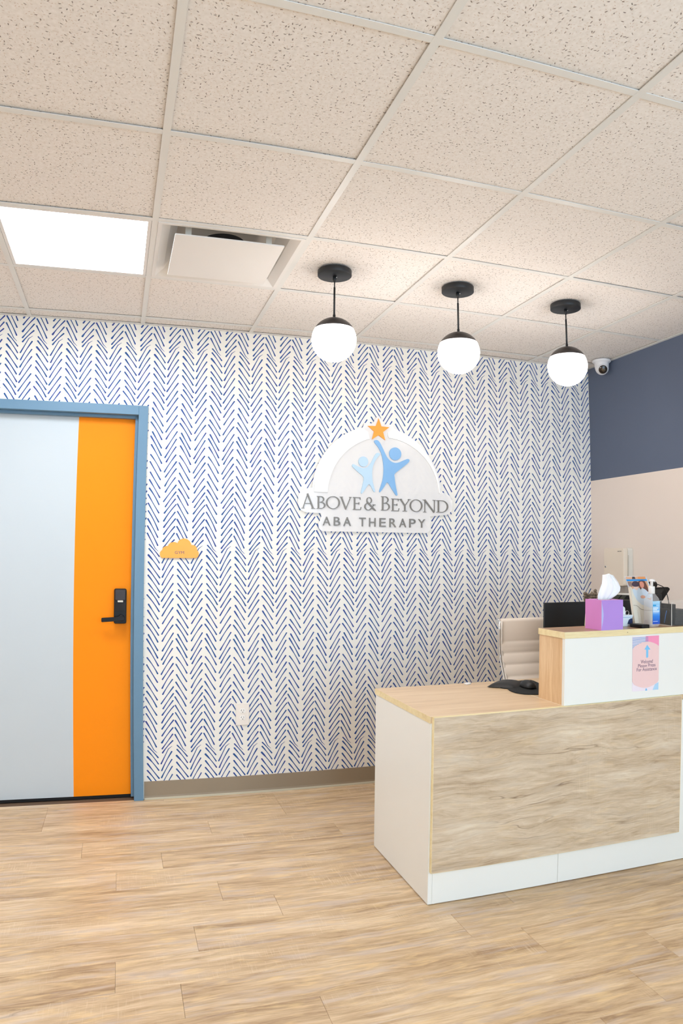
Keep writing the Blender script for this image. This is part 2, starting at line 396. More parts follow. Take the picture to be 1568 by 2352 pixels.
while True:
    y1 = -0.045-PW*r; y0 = y1-PW
    if r == -1: y1 = 0.0
    if y1 < YF: break
    y0 = max(y0, YF)
    j = joints.get(r, random.uniform(-0.6, 0.6))
    while j > XL: j -= PLN
    x = j
    while x < XR:
        a, c = max(x, XL), min(x+PLN, XR)
        if c-a > 0.02: plank(a, c, y0, y1)
        x += PLN
    r += 1

# ceiling: deck, tiles and grid
ceiling = struct(MB().box(XL-0.1, XR+0.1, YF-0.1, 0.12, H+0.14, H+0.2).build('ceiling', mat('deck', (150, 148, 145), 0.9)))
cols = [k for k in range(-4, 5)]           # grid bars at x = k*T
rows = [j for j in range(0, 10)]           # grid bars at y = GY - j*T
xe = [XL]+[k*T for k in cols if XL+0.05 < k*T < XR-0.05]+[XR]
ye = [0.0]+[GY-j*T for j in rows if GY-j*T > YF+0.05]+[YF]
tm = {}
random.seed(9)
def is_cell(i, k): return abs(xe[i]-k*T) < 0.01
lights = [(-1, 1), (-4, 1), (-1, 8), (3, 8)]     # (col, row) cells that hold a light panel
vents = [(0, 1)]
for i in range(len(xe)-1):
    for j in range(len(ye)-1):
        x0, x1 = xe[i], xe[i+1]; y1, y0 = ye[j], ye[j+1]
        cell = (round(x0/T), j-1) if i > 0 else None
        if cell in lights or cell in vents: continue
        key = (round(x1-x0, 3), round(y1-y0, 3))
        if key not in tm:
            lx, ly = (x1-x0)/2-0.003, (y1-y0)/2-0.003
            tm[key] = MB().box(-lx, lx, -ly, ly, 0, 0.016).build('ceiling_tile', M_tile, bevel=0)
            o = tm[key]; tm[key] = o.data
        else:
            o = bpy.data.objects.new('ceiling_tile', tm[key]); COL.objects.link(o)
        o.location = ((x0+x1)/2, (y0+y1)/2, H+0.004+random.choice((0, 0, 0.0015, 0.003)))
        o.rotation_euler = (random.uniform(-.002, .002), random.uniform(-.002, .002), 0)
        o.parent = ceiling
gw = 0.012
for x in xe[1:-1]:
    MB().box(x-gw, x+gw, YF, 0, H, H+0.0025).box(x-0.001, x+0.001, YF, 0, H+0.0025, H+0.04).build('grid_bar', M_grid, ceiling)
cross = {}
for y in ye[1:-1]:
    for i in range(len(xe)-1):
        a = xe[i]+(gw if i else 0); c = xe[i+1]-(gw if i < len(xe)-2 else 0)
        key = round(c-a, 3)
        if key not in cross:
            o = MB().box(-(c-a)/2, (c-a)/2, -gw, gw, 0.0004, 0.0025).box(-(c-a)/2, (c-a)/2, -0.001, 0.001, 0.0025, 0.04).build('grid_bar', M_grid); cross[key] = o.data
        else:
            o = bpy.data.objects.new('grid_bar', cross[key]); COL.objects.link(o)
        o.location = ((a+c)/2, y, H); o.parent = ceiling
# wall angle strips round the ceiling edge
for n, bx in (('trim_1', (XL, XR, -0.022, 0)), ('trim_2', (XR-0.022, XR, YF, -0.022)), ('trim_3', (XL, XL+0.022, YF, -0.022))):
    struct(MB().box(bx[0], bx[1], bx[2], bx[3], H-0.001, H+0.002).box(bx[0] if n != 'trim_2' else XR-0.002, bx[1] if n != 'trim_3' else XL+0.002, bx[2] if n != 'trim_1' else -0.002, bx[3], H+0.002, H+0.024).build(n, M_grid))

# rubber cove base
def cove(name, x0, x1):
    pr = [(0, 0.100), (-0.0035, 0.099), (-0.0038, 0.02), (-0.006, 0.010), (-0.012, 0.0035), (-0.013, 0), (0, 0)]
    m = MB(); n = len(pr)
    m.add([(x, y, z) for x in (x0, x1) for y, z in pr], [tuple(range(n)), tuple(range(2*n-1, n-1, -1))])
    m.add([(x, y, z) for x in (x0, x1) for y, z in pr], [(i, i+1, i+1+n, i+n) for i in range(3)], 0)
    m.add([(x, y, z) for x in (x0, x1) for y, z in pr], [(i, i+1, i+1+n, i+n) for i in range(3, n-1)], 1)
    return struct(m.build(name, [M_base, M_toe]))
cove('baseboard_back', 0.056, XR-0.004)
cove('baseboard_back', XL, DX0-0.056)
struct(MB().box(XR-0.005, XR, YF, -0.013, 0, 0.1).build('baseboard_right', M_base))

# wallpaper strokes (flat print, just proud of the paper)
L = [[-0.1334, 0.0027, -0.0791, -0.0612], [-0.1344, -0.0204, -0.0776, -0.0972], [-0.1371, -0.0549, -0.0757, -0.1327], [-0.1365, -0.0927, -0.0742, -0.178], [-0.1373, -0.1309, -0.077, -0.2135], [-0.1369, -0.1644, -0.0733, -0.2551], [-0.1349, -0.2091, -0.0771, -0.2851], [-0.1299, -0.2436, -0.0748, -0.3243], [-0.1411, -0.2712, -0.0754, -0.3613], [-0.1326, -0.3227, -0.0805, -0.4028], [-0.1364, -0.3554, -0.0759, -0.4523], [-0.136, -0.4046, -0.0774, -0.4907], [-0.1417, -0.4331, -0.0809, -0.5276], [-0.132, -0.4876, -0.0814, -0.574], [-0.1401, -0.5115, -0.0812, -0.615], [-0.1361, -0.5584, -0.0777, -0.6582], [-0.1381, -0.6129, -0.0812, -0.7009], [-0.1401, -0.6517, -0.0819, -0.7483], [-0.1375, -0.7087, -0.0831, -0.7963], [-0.1406, -0.7504, -0.0829, -0.8453], [-0.1395, -0.7968, -0.0861, -0.884], [-0.1454, -0.8315, -0.086, -0.9294], [-0.1439, -0.8781, -0.0859, -0.9787], [-0.1429, -0.9192, -0.0873, -1.0233], [-0.1438, -0.9631, -0.0891, -1.0618], [-0.1447, -1.0019, -0.0882, -1.1057]]
R = [[-0.0049, -0.0312, -0.0595, -0.1349], [-0.0043, -0.0752, -0.0603, -0.1742], [-0.0024, -0.1146, -0.0607, -0.2167], [-0.0018, -0.1601, -0.0616, -0.2588], [-0.0016, -0.2087, -0.063, -0.305], [-0.003, -0.2537, -0.0561, -0.3406], [-0.0002, -0.2922, -0.0589, -0.3854], [-0.0011, -0.3409, -0.0562, -0.4275], [0.0003, -0.3896, -0.0594, -0.4849], [-0.0002, -0.437, -0.0568, -0.5234], [0.0026, -0.4802, -0.0559, -0.5768], [-0.0004, -0.522, -0.0602, -0.6256], [-0.0015, -0.5646, -0.0522, -0.6491], [-0.0012, -0.6097, -0.0612, -0.7051], [0.0028, -0.6471, -0.055, -0.7333], [0.0031, -0.6854, -0.0562, -0.7817], [-0.0004, -0.7344, -0.0528, -0.815], [0.0044, -0.7757, -0.0615, -0.8671], [0.0046, -0.8132, -0.0512, -0.8947], [0.0024, -0.8516, -0.0557, -0.9297], [0.0072, -0.8814, -0.058, -0.9728], [0.0026, -0.9236, -0.057, -1.0067], [0.0051, -0.96, -0.057, -1.0449], [0.0019, -1.0024, -0.0579, -1.0827], [0.0005, -1.0383, -0.0565, -1.1168], [0.0006, -1.0747, -0.0546, -1.1396]]
Lb = [-0.1452, -1.0408, -0.1021, -1.1215, -0.0849, -1.138]
Rb = [-0.0032, -1.1044, -0.0228, -1.1195, -0.0626, -1.2004]
big = [[1.3614, 2.029], [1.3728, 2.0348], [1.3865, 2.0317], [1.4002, 2.016], [1.4163, 1.9866], [1.4302, 1.9592], [1.4464, 1.9319], [1.4694, 1.9114], [1.4948, 1.904], [1.5226, 1.9088], [1.5505, 1.9219], [1.5739, 1.9309], [1.5856, 1.928], [1.5865, 1.9193], [1.5786, 1.908], [1.5506, 1.8849], [1.5181, 1.8595], [1.4918, 1.8367], [1.4919, 1.8173], [1.4976, 1.7743], [1.507, 1.7315], [1.5103, 1.7122], [1.5048, 1.7086], [1.4956, 1.7161], [1.4724, 1.7497], [1.4456, 1.7852], [1.4266, 1.7588], [1.4017, 1.727], [1.3962, 1.7268], [1.3962, 1.7363], [1.406, 1.7666], [1.4172, 1.8056], [1.4215, 1.8488], [1.4205, 1.8832], [1.4157, 1.9218], [1.405, 1.9601], [1.3844, 1.9957], [1.3661, 2.0163]]
small = [[1.2255, 1.8807], [1.2321, 1.884], [1.2411, 1.8814], [1.2634, 1.8709], [1.2903, 1.8636], [1.3127, 1.8676], [1.3284, 1.879], [1.344, 1.9011], [1.3619, 1.9363], [1.3755, 1.9551], [1.3868, 1.9583], [1.3969, 1.9545], [1.396, 1.9467], [1.3801, 1.9286], [1.3644, 1.9021], [1.3533, 1.8715], [1.3498, 1.8371], [1.3524, 1.7945], [1.3607, 1.7606], [1.369, 1.731], [1.3641, 1.7253], [1.3564, 1.7327], [1.3313, 1.7702], [1.3091, 1.7417], [1.2878, 1.7142], [1.2825, 1.7153], [1.2815, 1.7238], [1.291, 1.7665], [1.2961, 1.8093], [1.2637, 1.8377], [1.2323, 1.864], [1.2256, 1.8722]]
cloud = [[0.1497, 1.3258], [0.1404, 1.3308], [0.1356, 1.3434], [0.1358, 1.3561], [0.1427, 1.3659], [0.1481, 1.3689], [0.1497, 1.3774], [0.1571, 1.3873], [0.1675, 1.3912], [0.1785, 1.3906], [0.1821, 1.4004], [0.1904, 1.4086], [0.203, 1.413], [0.2157, 1.4132], [0.225, 1.4104], [0.231, 1.4071], [0.2346, 1.4169], [0.2429, 1.4269], [0.2556, 1.4326], [0.2683, 1.4337], [0.2833, 1.4301], [0.2962, 1.4201], [0.3037, 1.4066], [0.306, 1.3989], [0.3179, 1.3987], [0.3287, 1.3937], [0.3352, 1.3844], [0.3371, 1.3729], [0.3441, 1.3632], [0.3473, 1.3504], [0.3454, 1.3376], [0.337, 1.3289], [0.3276, 1.3275], [0.2383, 1.3265]]
pad = [[1.6231, -1.047], [1.6575, -0.9999], [1.6976, -0.9619], [1.7449, -0.9562], [1.7933, -0.9525], [1.8487, -0.9554], [1.835, -1.0589], [1.8033, -1.1497], [1.7143, -1.2866], [1.6822, -1.28], [1.6532, -1.2687], [1.631, -1.254], [1.6182, -1.2339], [1.6101, -1.2109], [1.6097, -1.1798], [1.6145, -1.1501], [1.6259, -1.1141], [1.6165, -1.1025], [1.6097, -1.0836]]
serif_boxes = [["A", 0.9222, 1.0036, 1.6171, 1.703], ["B", 1.0127, 1.0663, 1.618, 1.69], ["O", 1.0693, 1.1537, 1.6182, 1.6923], ["V", 1.1519, 1.2255, 1.6179, 1.6907], ["E", 1.2317, 1.2833, 1.618, 1.6911], ["&", 1.3025, 1.3753, 1.6161, 1.6937], ["B", 1.4054, 1.4635, 1.618, 1.7015], ["E", 1.4712, 1.5222, 1.6167, 1.6898], ["Y", 1.5209, 1.5969, 1.6165, 1.6888], ["O", 1.5898, 1.6731, 1.6154, 1.6893], ["N", 1.6751, 1.7623, 1.614, 1.6896], ["D", 1.7657, 1.8441, 1.6156, 1.6887]]
sans_boxes = [["A", 1.0514, 1.0974, 1.5222, 1.5728], ["B", 1.1173, 1.1565, 1.5223, 1.5726], ["A", 1.1759, 1.2216, 1.5218, 1.5729], ["T", 1.2719, 1.3126, 1.5213, 1.5721], ["H", 1.3337, 1.3742, 1.5207, 1.5718], ["E", 1.398, 1.4376, 1.5214, 1.5721], ["R", 1.461, 1.5042, 1.5202, 1.5718], ["A", 1.5233, 1.5683, 1.5202, 1.572], ["P", 1.5876, 1.6291, 1.5202, 1.5716], ["Y", 1.6454, 1.6918, 1.5201, 1.5712]]
def clip_poly(poly, rect):
    x0, x1, z0, z1 = rect
    def cut(P, f, inter):
        out = []
        for i in range(len(P)):
            a, b = P[i-1], P[i]
            fa, fb = f(a), f(b)
            if fa*fb < 0:
                t = fa/(fa-fb); out.append((a[0]+(b[0]-a[0])*t, a[1]+(b[1]-a[1])*t))
            if fb >= 0: out.append(b)
        return out
    for f in (lambda p: p[0]-x0, lambda p: x1-p[0], lambda p: p[1]-z0, lambda p: z1-p[1]):
        if len(poly) < 3: return []
        poly = cut(poly, f, None)
    return poly if len(poly) >= 3 else []
RECTS = [(XL, XR-0.001, 2.155, H-0.002), (0.053, XR-0.001, 0.1, 2.155), (XL, DX0-0.053, 0.1, 2.155)]
wp = MB()
def stroke(pts, ws):
    P = [Vector(p) for p in pts]; n = len(P); Lf = []; Rg = []
    for i in range(n):
        t = (P[min(i+1, n-1)]-P[max(i-1, 0)]).normalized(); nn = Vector((-t.y, t.x))
        Lf.append(P[i]+nn*ws[i]/2); Rg.append(P[i]-nn*ws[i]/2)
    polys = [[tuple(Lf[i]), tuple(Lf[i+1]), tuple(Rg[i+1]), tuple(Rg[i])] for i in range(n-1)]
    for k, w, s in ((0, ws[0], -1), (n-1, ws[-1], 1)):
        t = (P[1]-P[0]).normalized() if k == 0 else (P[-1]-P[-2]).normalized()
        if k == 0: t = -t
        nn = Vector((-t.y, t.x))
        polys.append([tuple(P[k]+nn*cos(a)*w/2+t*sin(a)*w/2) for a in [pi*q/5 for q in range(6)]])
    x = [p[0] for p in pts]; z = [p[1] for p in pts]
    for rc in RECTS:
        if max(x) < rc[0]-.01 or min(x) > rc[1]+.01 or max(z) < rc[2]-.01 or min(z) > rc[3]+.01: continue
        for po in polys:
            q = clip_poly(po, rc)
            if q: wp.add([(a, -0.0006, b) for a, b in q], [tuple(range(len(q)))])
def curved(x0, z0, x1, z1, sag):
    d = Vector((x1-x0, z1-z0)); nn = Vector((-d.y, d.x)).normalized()*d.length*sag
    return [tuple(Vector((x0, z0))+d*t+nn*4*t*(1-t)) for t in (0, .2, .4, .6, .8, 1)]
rr = random.Random(3)
WL = [(rr.uniform(.0068, .0088), rr.uniform(.0042, .0052), rr.uniform(.0066, .0082), rr.uniform(-.006, .028)) for _ in L]
WR = [(rr.uniform(.0062, .0080), rr.uniform(.0042, .0052), rr.uniform(.0068, .0088), rr.uniform(-.004, .03)) for _ in R]
WL[2] = (.0105, .0045, .007, .02); WR[24-1] = (.0075, .0045, .0108, .02)
ZR = [2.5066, 1.3957, 0.2915, -0.81]
for n in range(-20, 18):
    tx = 0.3701+0.15896*n
    dz = -0.0076 if n >= 2 else (0.0055 if n <= -6 else 0)
    for zi, zr in enumerate([3.61]+ZR[:3]):
        zl = ([3.61]+ZR)[zi+1]; k = (zr-zl)/1.1042; zz = zr+dz
        for (a, b, c, d), w in zip(L, WL):
            stroke(curved(tx+a, zz+b*k, tx+c, zz+d*k, -w[3]*-1), [w[0], w[0]*.85, w[1], w[1], w[1]*1.2, w[2]])
        for (a, b, c, d), w in zip(R, WR):
            stroke(curved(tx+a, zz+b*k, tx+c, zz+d*k, -w[3]), [w[0], w[0]*.85, w[1], w[1], w[1]*1.25, w[2]])
        q = Lb; stroke([(tx+q[0], zz+q[1]*k), (tx+q[0]*.6+q[2]*.4, zz+(q[1]*.6+q[3]*.4)*k), (tx+q[2], zz+q[3]*k), (tx+q[4], zz+q[5]*k)], [.0078, .0052, .0038, .0016])
        q = Rb; stroke([(tx+q[0], zz+q[1]*k), (tx+q[2], zz+q[3]*k), (tx+q[2]*.5+q[4]*.5, zz+(q[3]*.5+q[5]*.5)*k), (tx+q[4], zz+q[5]*k)], [.0016, .0040, .0046, .0076])
ws = wp.build('wallpaper_strokes', M_ink, wall_back); ws['kind'] = 'stuff'

# ---------------------------------------------------------------- door
door = bpy.data.objects.new('door_1', None); COL.objects.link(door); door.location = ((DX0+DX1)/2, 0.05, 0); struct(door)
YD = 0.055                                # front face of the leaf
fr = MB()
fw = 0.051
def frame_bar(m, x0, x1, z0, z1): m.box(x0, x1, -0.020, 0.10, z0, z1)
fr.box(DX1, DX1+fw, -0.020, 0.0, 0, DZ+fw).box(DX1, DX1+0.0295, 0.0, 0.118, 0, DZ+0.0295)
fr.box(DX0-fw, DX0, -0.020, 0.0, 0, DZ+fw).box(DX0-0.0295, DX0, 0.0, 0.118, 0, DZ+0.0295)
fr.box(DX0, DX1, -0.020, 0.0, DZ, DZ+fw).box(DX0, DX1, 0.0, 0.118, DZ, DZ+0.0295)
# stops
fr.box(DX1-0.016, DX1, 0.022, 0.053, 0.012, DZ).box(DX0, DX0+0.016, 0.022, 0.053, 0.012, DZ).box(DX0+0.016, DX1-0.016, 0.022, 0.053, DZ-0.016, DZ)
fr.build('door_frame', M_frame, door, bevel=0.0012, seg=1)
lf = MB()
xs = -0.322
lf.box(DX0+0.003, xs, YD, YD+0.045, 0.018, DZ-0.004, 0); lf.box(xs, DX1-0.003, YD, YD+0.045, 0.018, DZ-0.004, 1)
leaf = lf.build('door_leaf', [M_dgrey, M_orange], door)
MB().box(DX0+0.003, DX1-0.003, YD+0.002, YD+0.043, 0.002, 0.0178).build('door_sweep', mat('black_rubber_sweep', (14, 14, 14), 0.8), door)  # black strip standing in for the shade in the gap under the leaf
# keypad lock with lever
lock = MB().prism(rrect(-0.1065, -0.0395, 0.966, 1.156, 0.010), YD-0.030, YD, 'y').build('door_lock', M_black, door, bevel=0.003)
MB().prism(rrect(-0.1010, -0.0450, 1.094, 1.150, 0.005), YD-0.036, YD-0.0301, 'y').build('lock_cover', mat('dark_brown_plastic', (44, 30, 28), 0.35), lock, bevel=0.002)
MB().prism(rrect(-0.0870, -0.0580, 1.083, 1.0935, 0.002), YD-0.0335, YD-0.0301, 'y').build('reader_window', mat('pale_reader_glass', (212, 206, 190), 0.2), lock)
MB().prism(rrect(-0.1000, -0.0460, 1.035, 1.079, 0.003), YD-0.032, YD-0.0301, 'y').build('keypad', mat('glossy_black', (8, 8, 9), 0.12), lock)
lv = MB(); lv.lathe([(0.017, 0), (0.017, -0.024), (0.012, -0.026)], (-0.066, YD-0.030, 0.999), 24, 'y')
lv.prism([(-0.172, 0.981), (-0.169, 0.978), (-0.055, 0.986), (-0.050, 0.992), (-0.050, 1.003), (-0.055, 1.008), (-0.169, 1.001), (-0.172, 0.998)], YD-0.068, YD-0.054, 'y')
lv.build('lever_handle', M_black, lock, bevel=0.0015)
# dark sheet put in for the unlit space behind the door gap
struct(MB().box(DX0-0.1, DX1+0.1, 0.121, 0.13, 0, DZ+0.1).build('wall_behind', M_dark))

# ---------------------------------------------------------------- ceiling light panels
M_panel = emit('light_diffuser', (238, 246, 255), PANEL_E)
def panel(c, r_, label):
    x0 = c*T; y1 = GY-r_*T
    t = thing('ceiling_light', label, 'ceiling light', (x0+T/2, y1-T/2, H), 'recessed square light panels in the tile ceiling')
    a, b_, c_, d = x0+0.013, x0+T-0.013, y1-T+0.013, y1-0.013
    m = MB(); w = 0.014
    m.box(a, b_, c_, c_+w, H+0.0005, H+0.012).box(a, b_, d-w, d, H+0.0005, H+0.012).box(a, a+w, c_+w, d-w, H+0.0005, H+0.012).box(b_-w, b_, c_+w, d-w, H+0.0005, H+0.012)
    m.box(a, b_, c_, d, H+0.014, H+0.04)
    m.build('light_frame', M_whitep, t)
    MB().box(a+w, b_-w, c_+w, d-w, H+0.004, H+0.006).build('diffuser', M_panel, t)
panel(-1, 1, 'square glowing light panel set in the ceiling beside the air vent')
for k, (c, r_) in enumerate(lights[1:]):  # unseen panels added to brighten the desk side and the room
    panel(c, r_, ['square ceiling light panel left of the door, out of frame', 'square ceiling light panel behind the viewer near the front wall', 'square ceiling light panel nearest the front window'][k])

# ---------------------------------------------------------------- air vent (plaque diffuser)
vx0, vx1, vy0, vy1 = 0.0125, T-0.0125, GY-2*T+0.0125, GY-T-0.0125
vent = thing('air_vent', 'square white ceiling air vent with a hanging flat centre plate', 'air vent', ((vx0+vx1)/2, (vy0+vy1)/2, H))
def ring_sq(m, a, b, za, zb, mi=0):
    A = [(a[0], a[2]), (a[1], a[2]), (a[1], a[3]), (a[0], a[3])]; B = [(b[0], b[2]), (b[1], b[2]), (b[1], b[3]), (b[0], b[3])]
    m.add([(x, y, za) for x, y in A]+[(x, y, zb) for x, y in B], [(i, (i+1) % 4, (i+1) % 4+4, i+4) for i in range(4)], mi)
def inset(d): return (vx0+d, vx1-d, vy0+d, vy1-d)
m = MB(); ring_sq(m, inset(0), inset(0.016), H-0.002, H-0.002); ring_sq(m, inset(0.016), inset(0.05), H-0.002, H+0.022); ring_sq(m, inset(0.05), inset(0.085), H+0.022, H+0.075)
ring_sq(m, inset(0), inset(0), H-0.002, H+0.01)
m.build('vent_frame', M_whitep, vent)
ccx, ccy = (vx0+vx1)/2, (vy0+vy1)/2
m = MB(); n = 48; i4 = inset(0.084); cor = [(i4[1], ccy), (i4[1], i4[3]), (ccx, i4[3]), (i4[0], i4[3]), (i4[0], ccy), (i4[0], i4[2]), (ccx, i4[2]), (i4[1], i4[2])]
out = []
for k in range(n):
    a = 2*pi*k/n; dx, dy = cos(a), sin(a); s = min((i4[1]-ccx)/max(abs(dx), 1e-6), (i4[3]-ccy)/max(abs(dy), 1e-6)); out.append((ccx+dx*s, ccy+dy*s))
inn = [(ccx+0.088*cos(2*pi*k/n), ccy+0.088*sin(2*pi*k/n)) for k in range(n)]
m.add([(x, y, H+0.075) for x, y in out]+[(x, y, H+0.075) for x, y in inn], [(i, (i+1) % n, (i+1) % n+n, i+n) for i in range(n)])
m.build('back_pan', mat('grey_pan', (190, 180, 166), 0.6), vent)
MB().lathe([(0.088, 0.075), (0.088, 0.13)], (ccx, ccy, H), 40).build('duct_collar', M_dark, vent)
MB().prism(rrect(0.0800, 0.5170, -1.3000, -0.8640, 0.004), H-0.030, H-0.024, 'z').build('centre_plate', M_whitep, vent, bevel=0.0015)
for x in (0.135, 0.462):
    for y in (-1.245, -0.92):
        MB().box(x-0.012, x+0.012, y-0.003, y+0.003, H-0.024, H+0.0745).box(x-0.016, x+0.016, y-0.008, y+0.008, H-0.024, H-0.012).build('bracket', mat('clear_white_clip', (226, 220, 208), 0.3), vent)

# ---------------------------------------------------------------- pendants
M_globe = emit('globe_glow', (255, 248, 244), GLOBE_E)
def pendant(x, y, label, zc=2.298):
    t = thing('pendant_light', label, 'pendant light', (x, y, H), 'globe pendants hanging in a row over the desk')
    MB().lathe([(0.001, 0), (0.0745, 0), (0.0762, -0.002), (0.0762, -0.024), (0.0745, -0.026), (0.001, -0.026)], (x, y, H-0.0002), 48).build('canopy', M_blackm, t)
    MB().lathe([(0.0085, 0), (0.0085, -0.016), (0.0045, -0.026)], (x, y, H-0.026), 20).lathe([(0.0022, 0), (0.0022, 0.004)], (x+0.006, y-0.0085, H-0.034), 8, mi=1).build('swivel', [M_blackm, M_chrome], t)
    MB().lathe([(0.0028, 0), (0.0028, -0.03)], (x, y, H-0.05), 12).lathe([(0.0044, 0), (0.0044, -0.142)], (x, y, H-0.078), 12).lathe([(0.0062, 0), (0.0062, -0.02), (0.009, -0.026)], (x, y, H-0.206), 16).build('stem', M_blackm, t)
    R_ = 0.0985; a1 = math.radians(62)
    prof = [(max((R_+0.0012)*sin(a1*k/12), 0.0005), (R_+0.0012)*cos(a1*k/12)) for k in range(13)]
    MB().lathe(prof, (x, y, zc), 48).build('cap', M_capm, t)
    prof = [(max(R_*sin(pi*k/40), 0.0005), R_*cos(pi*k/40)) for k in range(1, 41) if pi*k/40 > a1-0.05]
    MB().lathe(prof, (x, y, zc), 48).build('globe', M_globe, t)
pendant(0.803, -1.047, 'leftmost white globe pendant lamp with black canopy and short stem')
pendant(1.410, -1.047, 'middle white globe pendant lamp with black canopy and short stem')
pendant(2.019, -1.040, 'rightmost white globe pendant lamp, nearest the security camera')

# ---------------------------------------------------------------- security camera
M_cam = mat('white_camera_plastic', (232, 232, 234), 0.35)
cx, cy = 2.852, -0.235
sc = thing('security_camera', 'white dome security camera with dark lens in the ceiling corner', 'camera', (cx, cy, H))
MB().lathe([(0.001, 0), (0.058, 0), (0.060, -0.004), (0.060, -0.010), (0.055, -0.015), (0.047, -0.018), (0.045, -0.045), (0.040, -0.066)], (cx, cy, H-0.0005), 40).build('mount_base', M_cam, sc)
d = Vector((-0.42, -0.80, -0.42)).normalized(); R3 = d.to_track_quat('Z', 'Y').to_matrix().to_4x4()
ctr = Vector((cx-0.004, cy-0.008, H-0.056))
def oriented(m, name, mt, parent):
    m.v = [tuple(ctr+R3.to_3x3() @ Vector(v)) for v in m.v]; return m.build(name, mt, parent)
mb = MB().lathe([(max(0.043*sin(pi*k/20), 0.0005), -0.043*cos(pi*k/20)) for k in range(0, 17)]+[(0.030, 0.037), (0.0285, 0.036)], (0, 0, 0), 36)
ball = oriented(mb, 'eyeball_housing', M_cam, sc)
oriented(MB().lathe([(0.0285, 0.0355), (0.027, 0.0368), (0.001, 0.0375)], (0, 0, 0), 32), 'lens_window', mat('smoked_glass', (44, 36, 30), 0.15), ball)
oriented(MB().lathe([(0.013, 0.0377), (0.012, 0.0385), (0.001, 0.0385)], (0.003, -0.002, 0), 24), 'lens', mat('lens_glass', (84, 74, 60), 0.2), ball)

# ---------------------------------------------------------------- wall outlet
ox0, ox1, oz0, oz1 = 0.5610, 0.6375, 0.3920, 0.5180
ot = thing('wall_outlet', 'white duplex wall outlet low on the patterned wall', 'outlet', ((ox0+ox1)/2, 0, (oz0+oz1)/2))
M_out = mat('ivory_outlet_plastic', (243, 234, 224), 0.35); M_slot = mat('outlet_slot', (60, 40, 32), 0.7)
MB().box(ox0, ox1, -0.0065, 0, oz0, oz1).build('plate', M_out, ot, bevel=0.003)
for zc in (0.474, 0.435):
    c0 = (ox0+ox1)/2
    pts = [(c0+0.017*cos(a), zc+max(-0.0125, min(0.0125, 0.017*sin(a)))) for a in [2*pi*k/32 for k in range(32)]]
    rc = MB().prism(pts, -0.0085, -0.0066, 'y').build('receptacle', mat('white_receptacle', (248, 244, 238), 0.3), ot, bevel=0.0006, seg=1)
    s = MB(); s.box(c0-0.0078, c0-0.0060, -0.0088, -0.0084, zc-0.001, zc+0.008).box(c0+0.0050, c0+0.0068, -0.0088, -0.0084, zc-0.001, zc+0.0075).box(c0-0.0105, c0-0.0060, -0.0088, -0.0084, zc+0.0025, zc+0.0040)
    s.lathe([(0.0024, -0.0088), (0.0024, -0.0084)], (c0, 0, zc-0.0072), 12, 'y')
    s.build('slots', M_slot, rc)

# ---------------------------------------------------------------- cloud sign
cs = thing('cloud_sign', 'small orange cloud-shaped sign beside the door reading GYM', 'sign', (0.242, -0.003, 1.38))
MB().prism(cloud, -0.010, -0.004, 'y').build('sign_board', mat('orange_acrylic', (255, 168, 40), 0.35, var=0.05, nscale=14), cs, bevel=0.0008, seg=1)
MB().box(0.18, 0.30, -0.004, 0, 1.34, 1.38).build('mounting_tape', M_white, cs)
text_mesh('lettering', 'GYM', 0.2160, 0.2662, 1.3490, 1.3650, -0.0100, 0.0006, mat('violet_grey_print', (112, 92, 108), 0.5), cs)

# ---------------------------------------------------------------- logo sign
sg = thing('wall_sign', 'large logo sign with star, arch and two blue figures on milky acrylic', 'sign', (1.388, 0, 1.8))
YP = -0.012
Cx, Cz, Rp = 1.393, 1.712, 0.407
outl = []
outl += arc(1.393, 1.712, Rp, 4, 75.5, 20)
outl += [(1.480, 2.128), (1.478, 2.134), (1.425, 2.134), (1.395, 2.182), (1.383, 2.182), (1.353, 2.134), (1.300, 2.134), (1.298, 2.128)]
outl += arc(1.393, 1.712, Rp, 104.5, 176, 20)
outl += arc(0.962, 1.675, 0.058, 105, 180, 8)+arc(0.962, 1.652, 0.058, 180, 262, 8)
outl += [(1.040, 1.592), (1.043, 1.575)]
outl += arc(1.058, 1.520, 0.032, 168, 270, 8)
outl += arc(1.694, 1.520, 0.032, 270, 350, 8)
outl += [(1.722, 1.540), (1.731, 1.560), (1.724, 1.590)]
outl += arc(1.822, 1.652, 0.052, 280, 360, 8)+arc(1.822, 1.680, 0.052, 0, 78, 8)
acr = glassy('milky_acrylic', (255, 253, 251), 0.27, 0.12)
pm = MB().prism(outl, YP-0.005, YP, 'y'); pm.m[0] = 1; pm.build('backing_plate', [glassy('clear_edge_acrylic', (250, 250, 250), 0.97, 0.1), acr], sg)
for px, pz in ((1.00, 1.66), (1.80, 1.66), (1.10, 1.53), (1.66, 1.53), (1.393, 2.06)):
    MB().lathe([(0.006, 0), (0.006, 0.012)], (px, YP, pz), 16, 'y').build('standoff', acr, sg)
Y1, Y0 = YP-0.0052, YP-0.0112
M_arch = mat('white_gloss_acrylic', (252, 251, 249), 0.2)
ao = lambda a: (1.393+0.396*cos(math.radians(a)), 1.714+0.393*sin(math.radians(a)))
ai = lambda a: (1.430+0.353*cos(math.radians(a)), 1.700+0.353*sin(math.radians(a)))
lo = [ao(a) for a in range(180, 101, -4)]; li = [ai(a) for a in range(106, 179, 4)]+[(1.0775, 1.714)]
MB().prism(lo+[(1.322, 2.080), (1.333, 2.040)]+li, Y0, Y1, 'y').build('arch_band', M_arch, sg)
ro = [ao(a) for a in range(2, 79, 4)]; ri = [ai(a) for a in range(86, 4, -4)]
MB().prism(ro+[(1.470, 2.099), (1.447, 2.083), (1.449, 2.062)]+ri, Y0, Y1, 'y').build('arch_band', M_arch, sg)
st = []
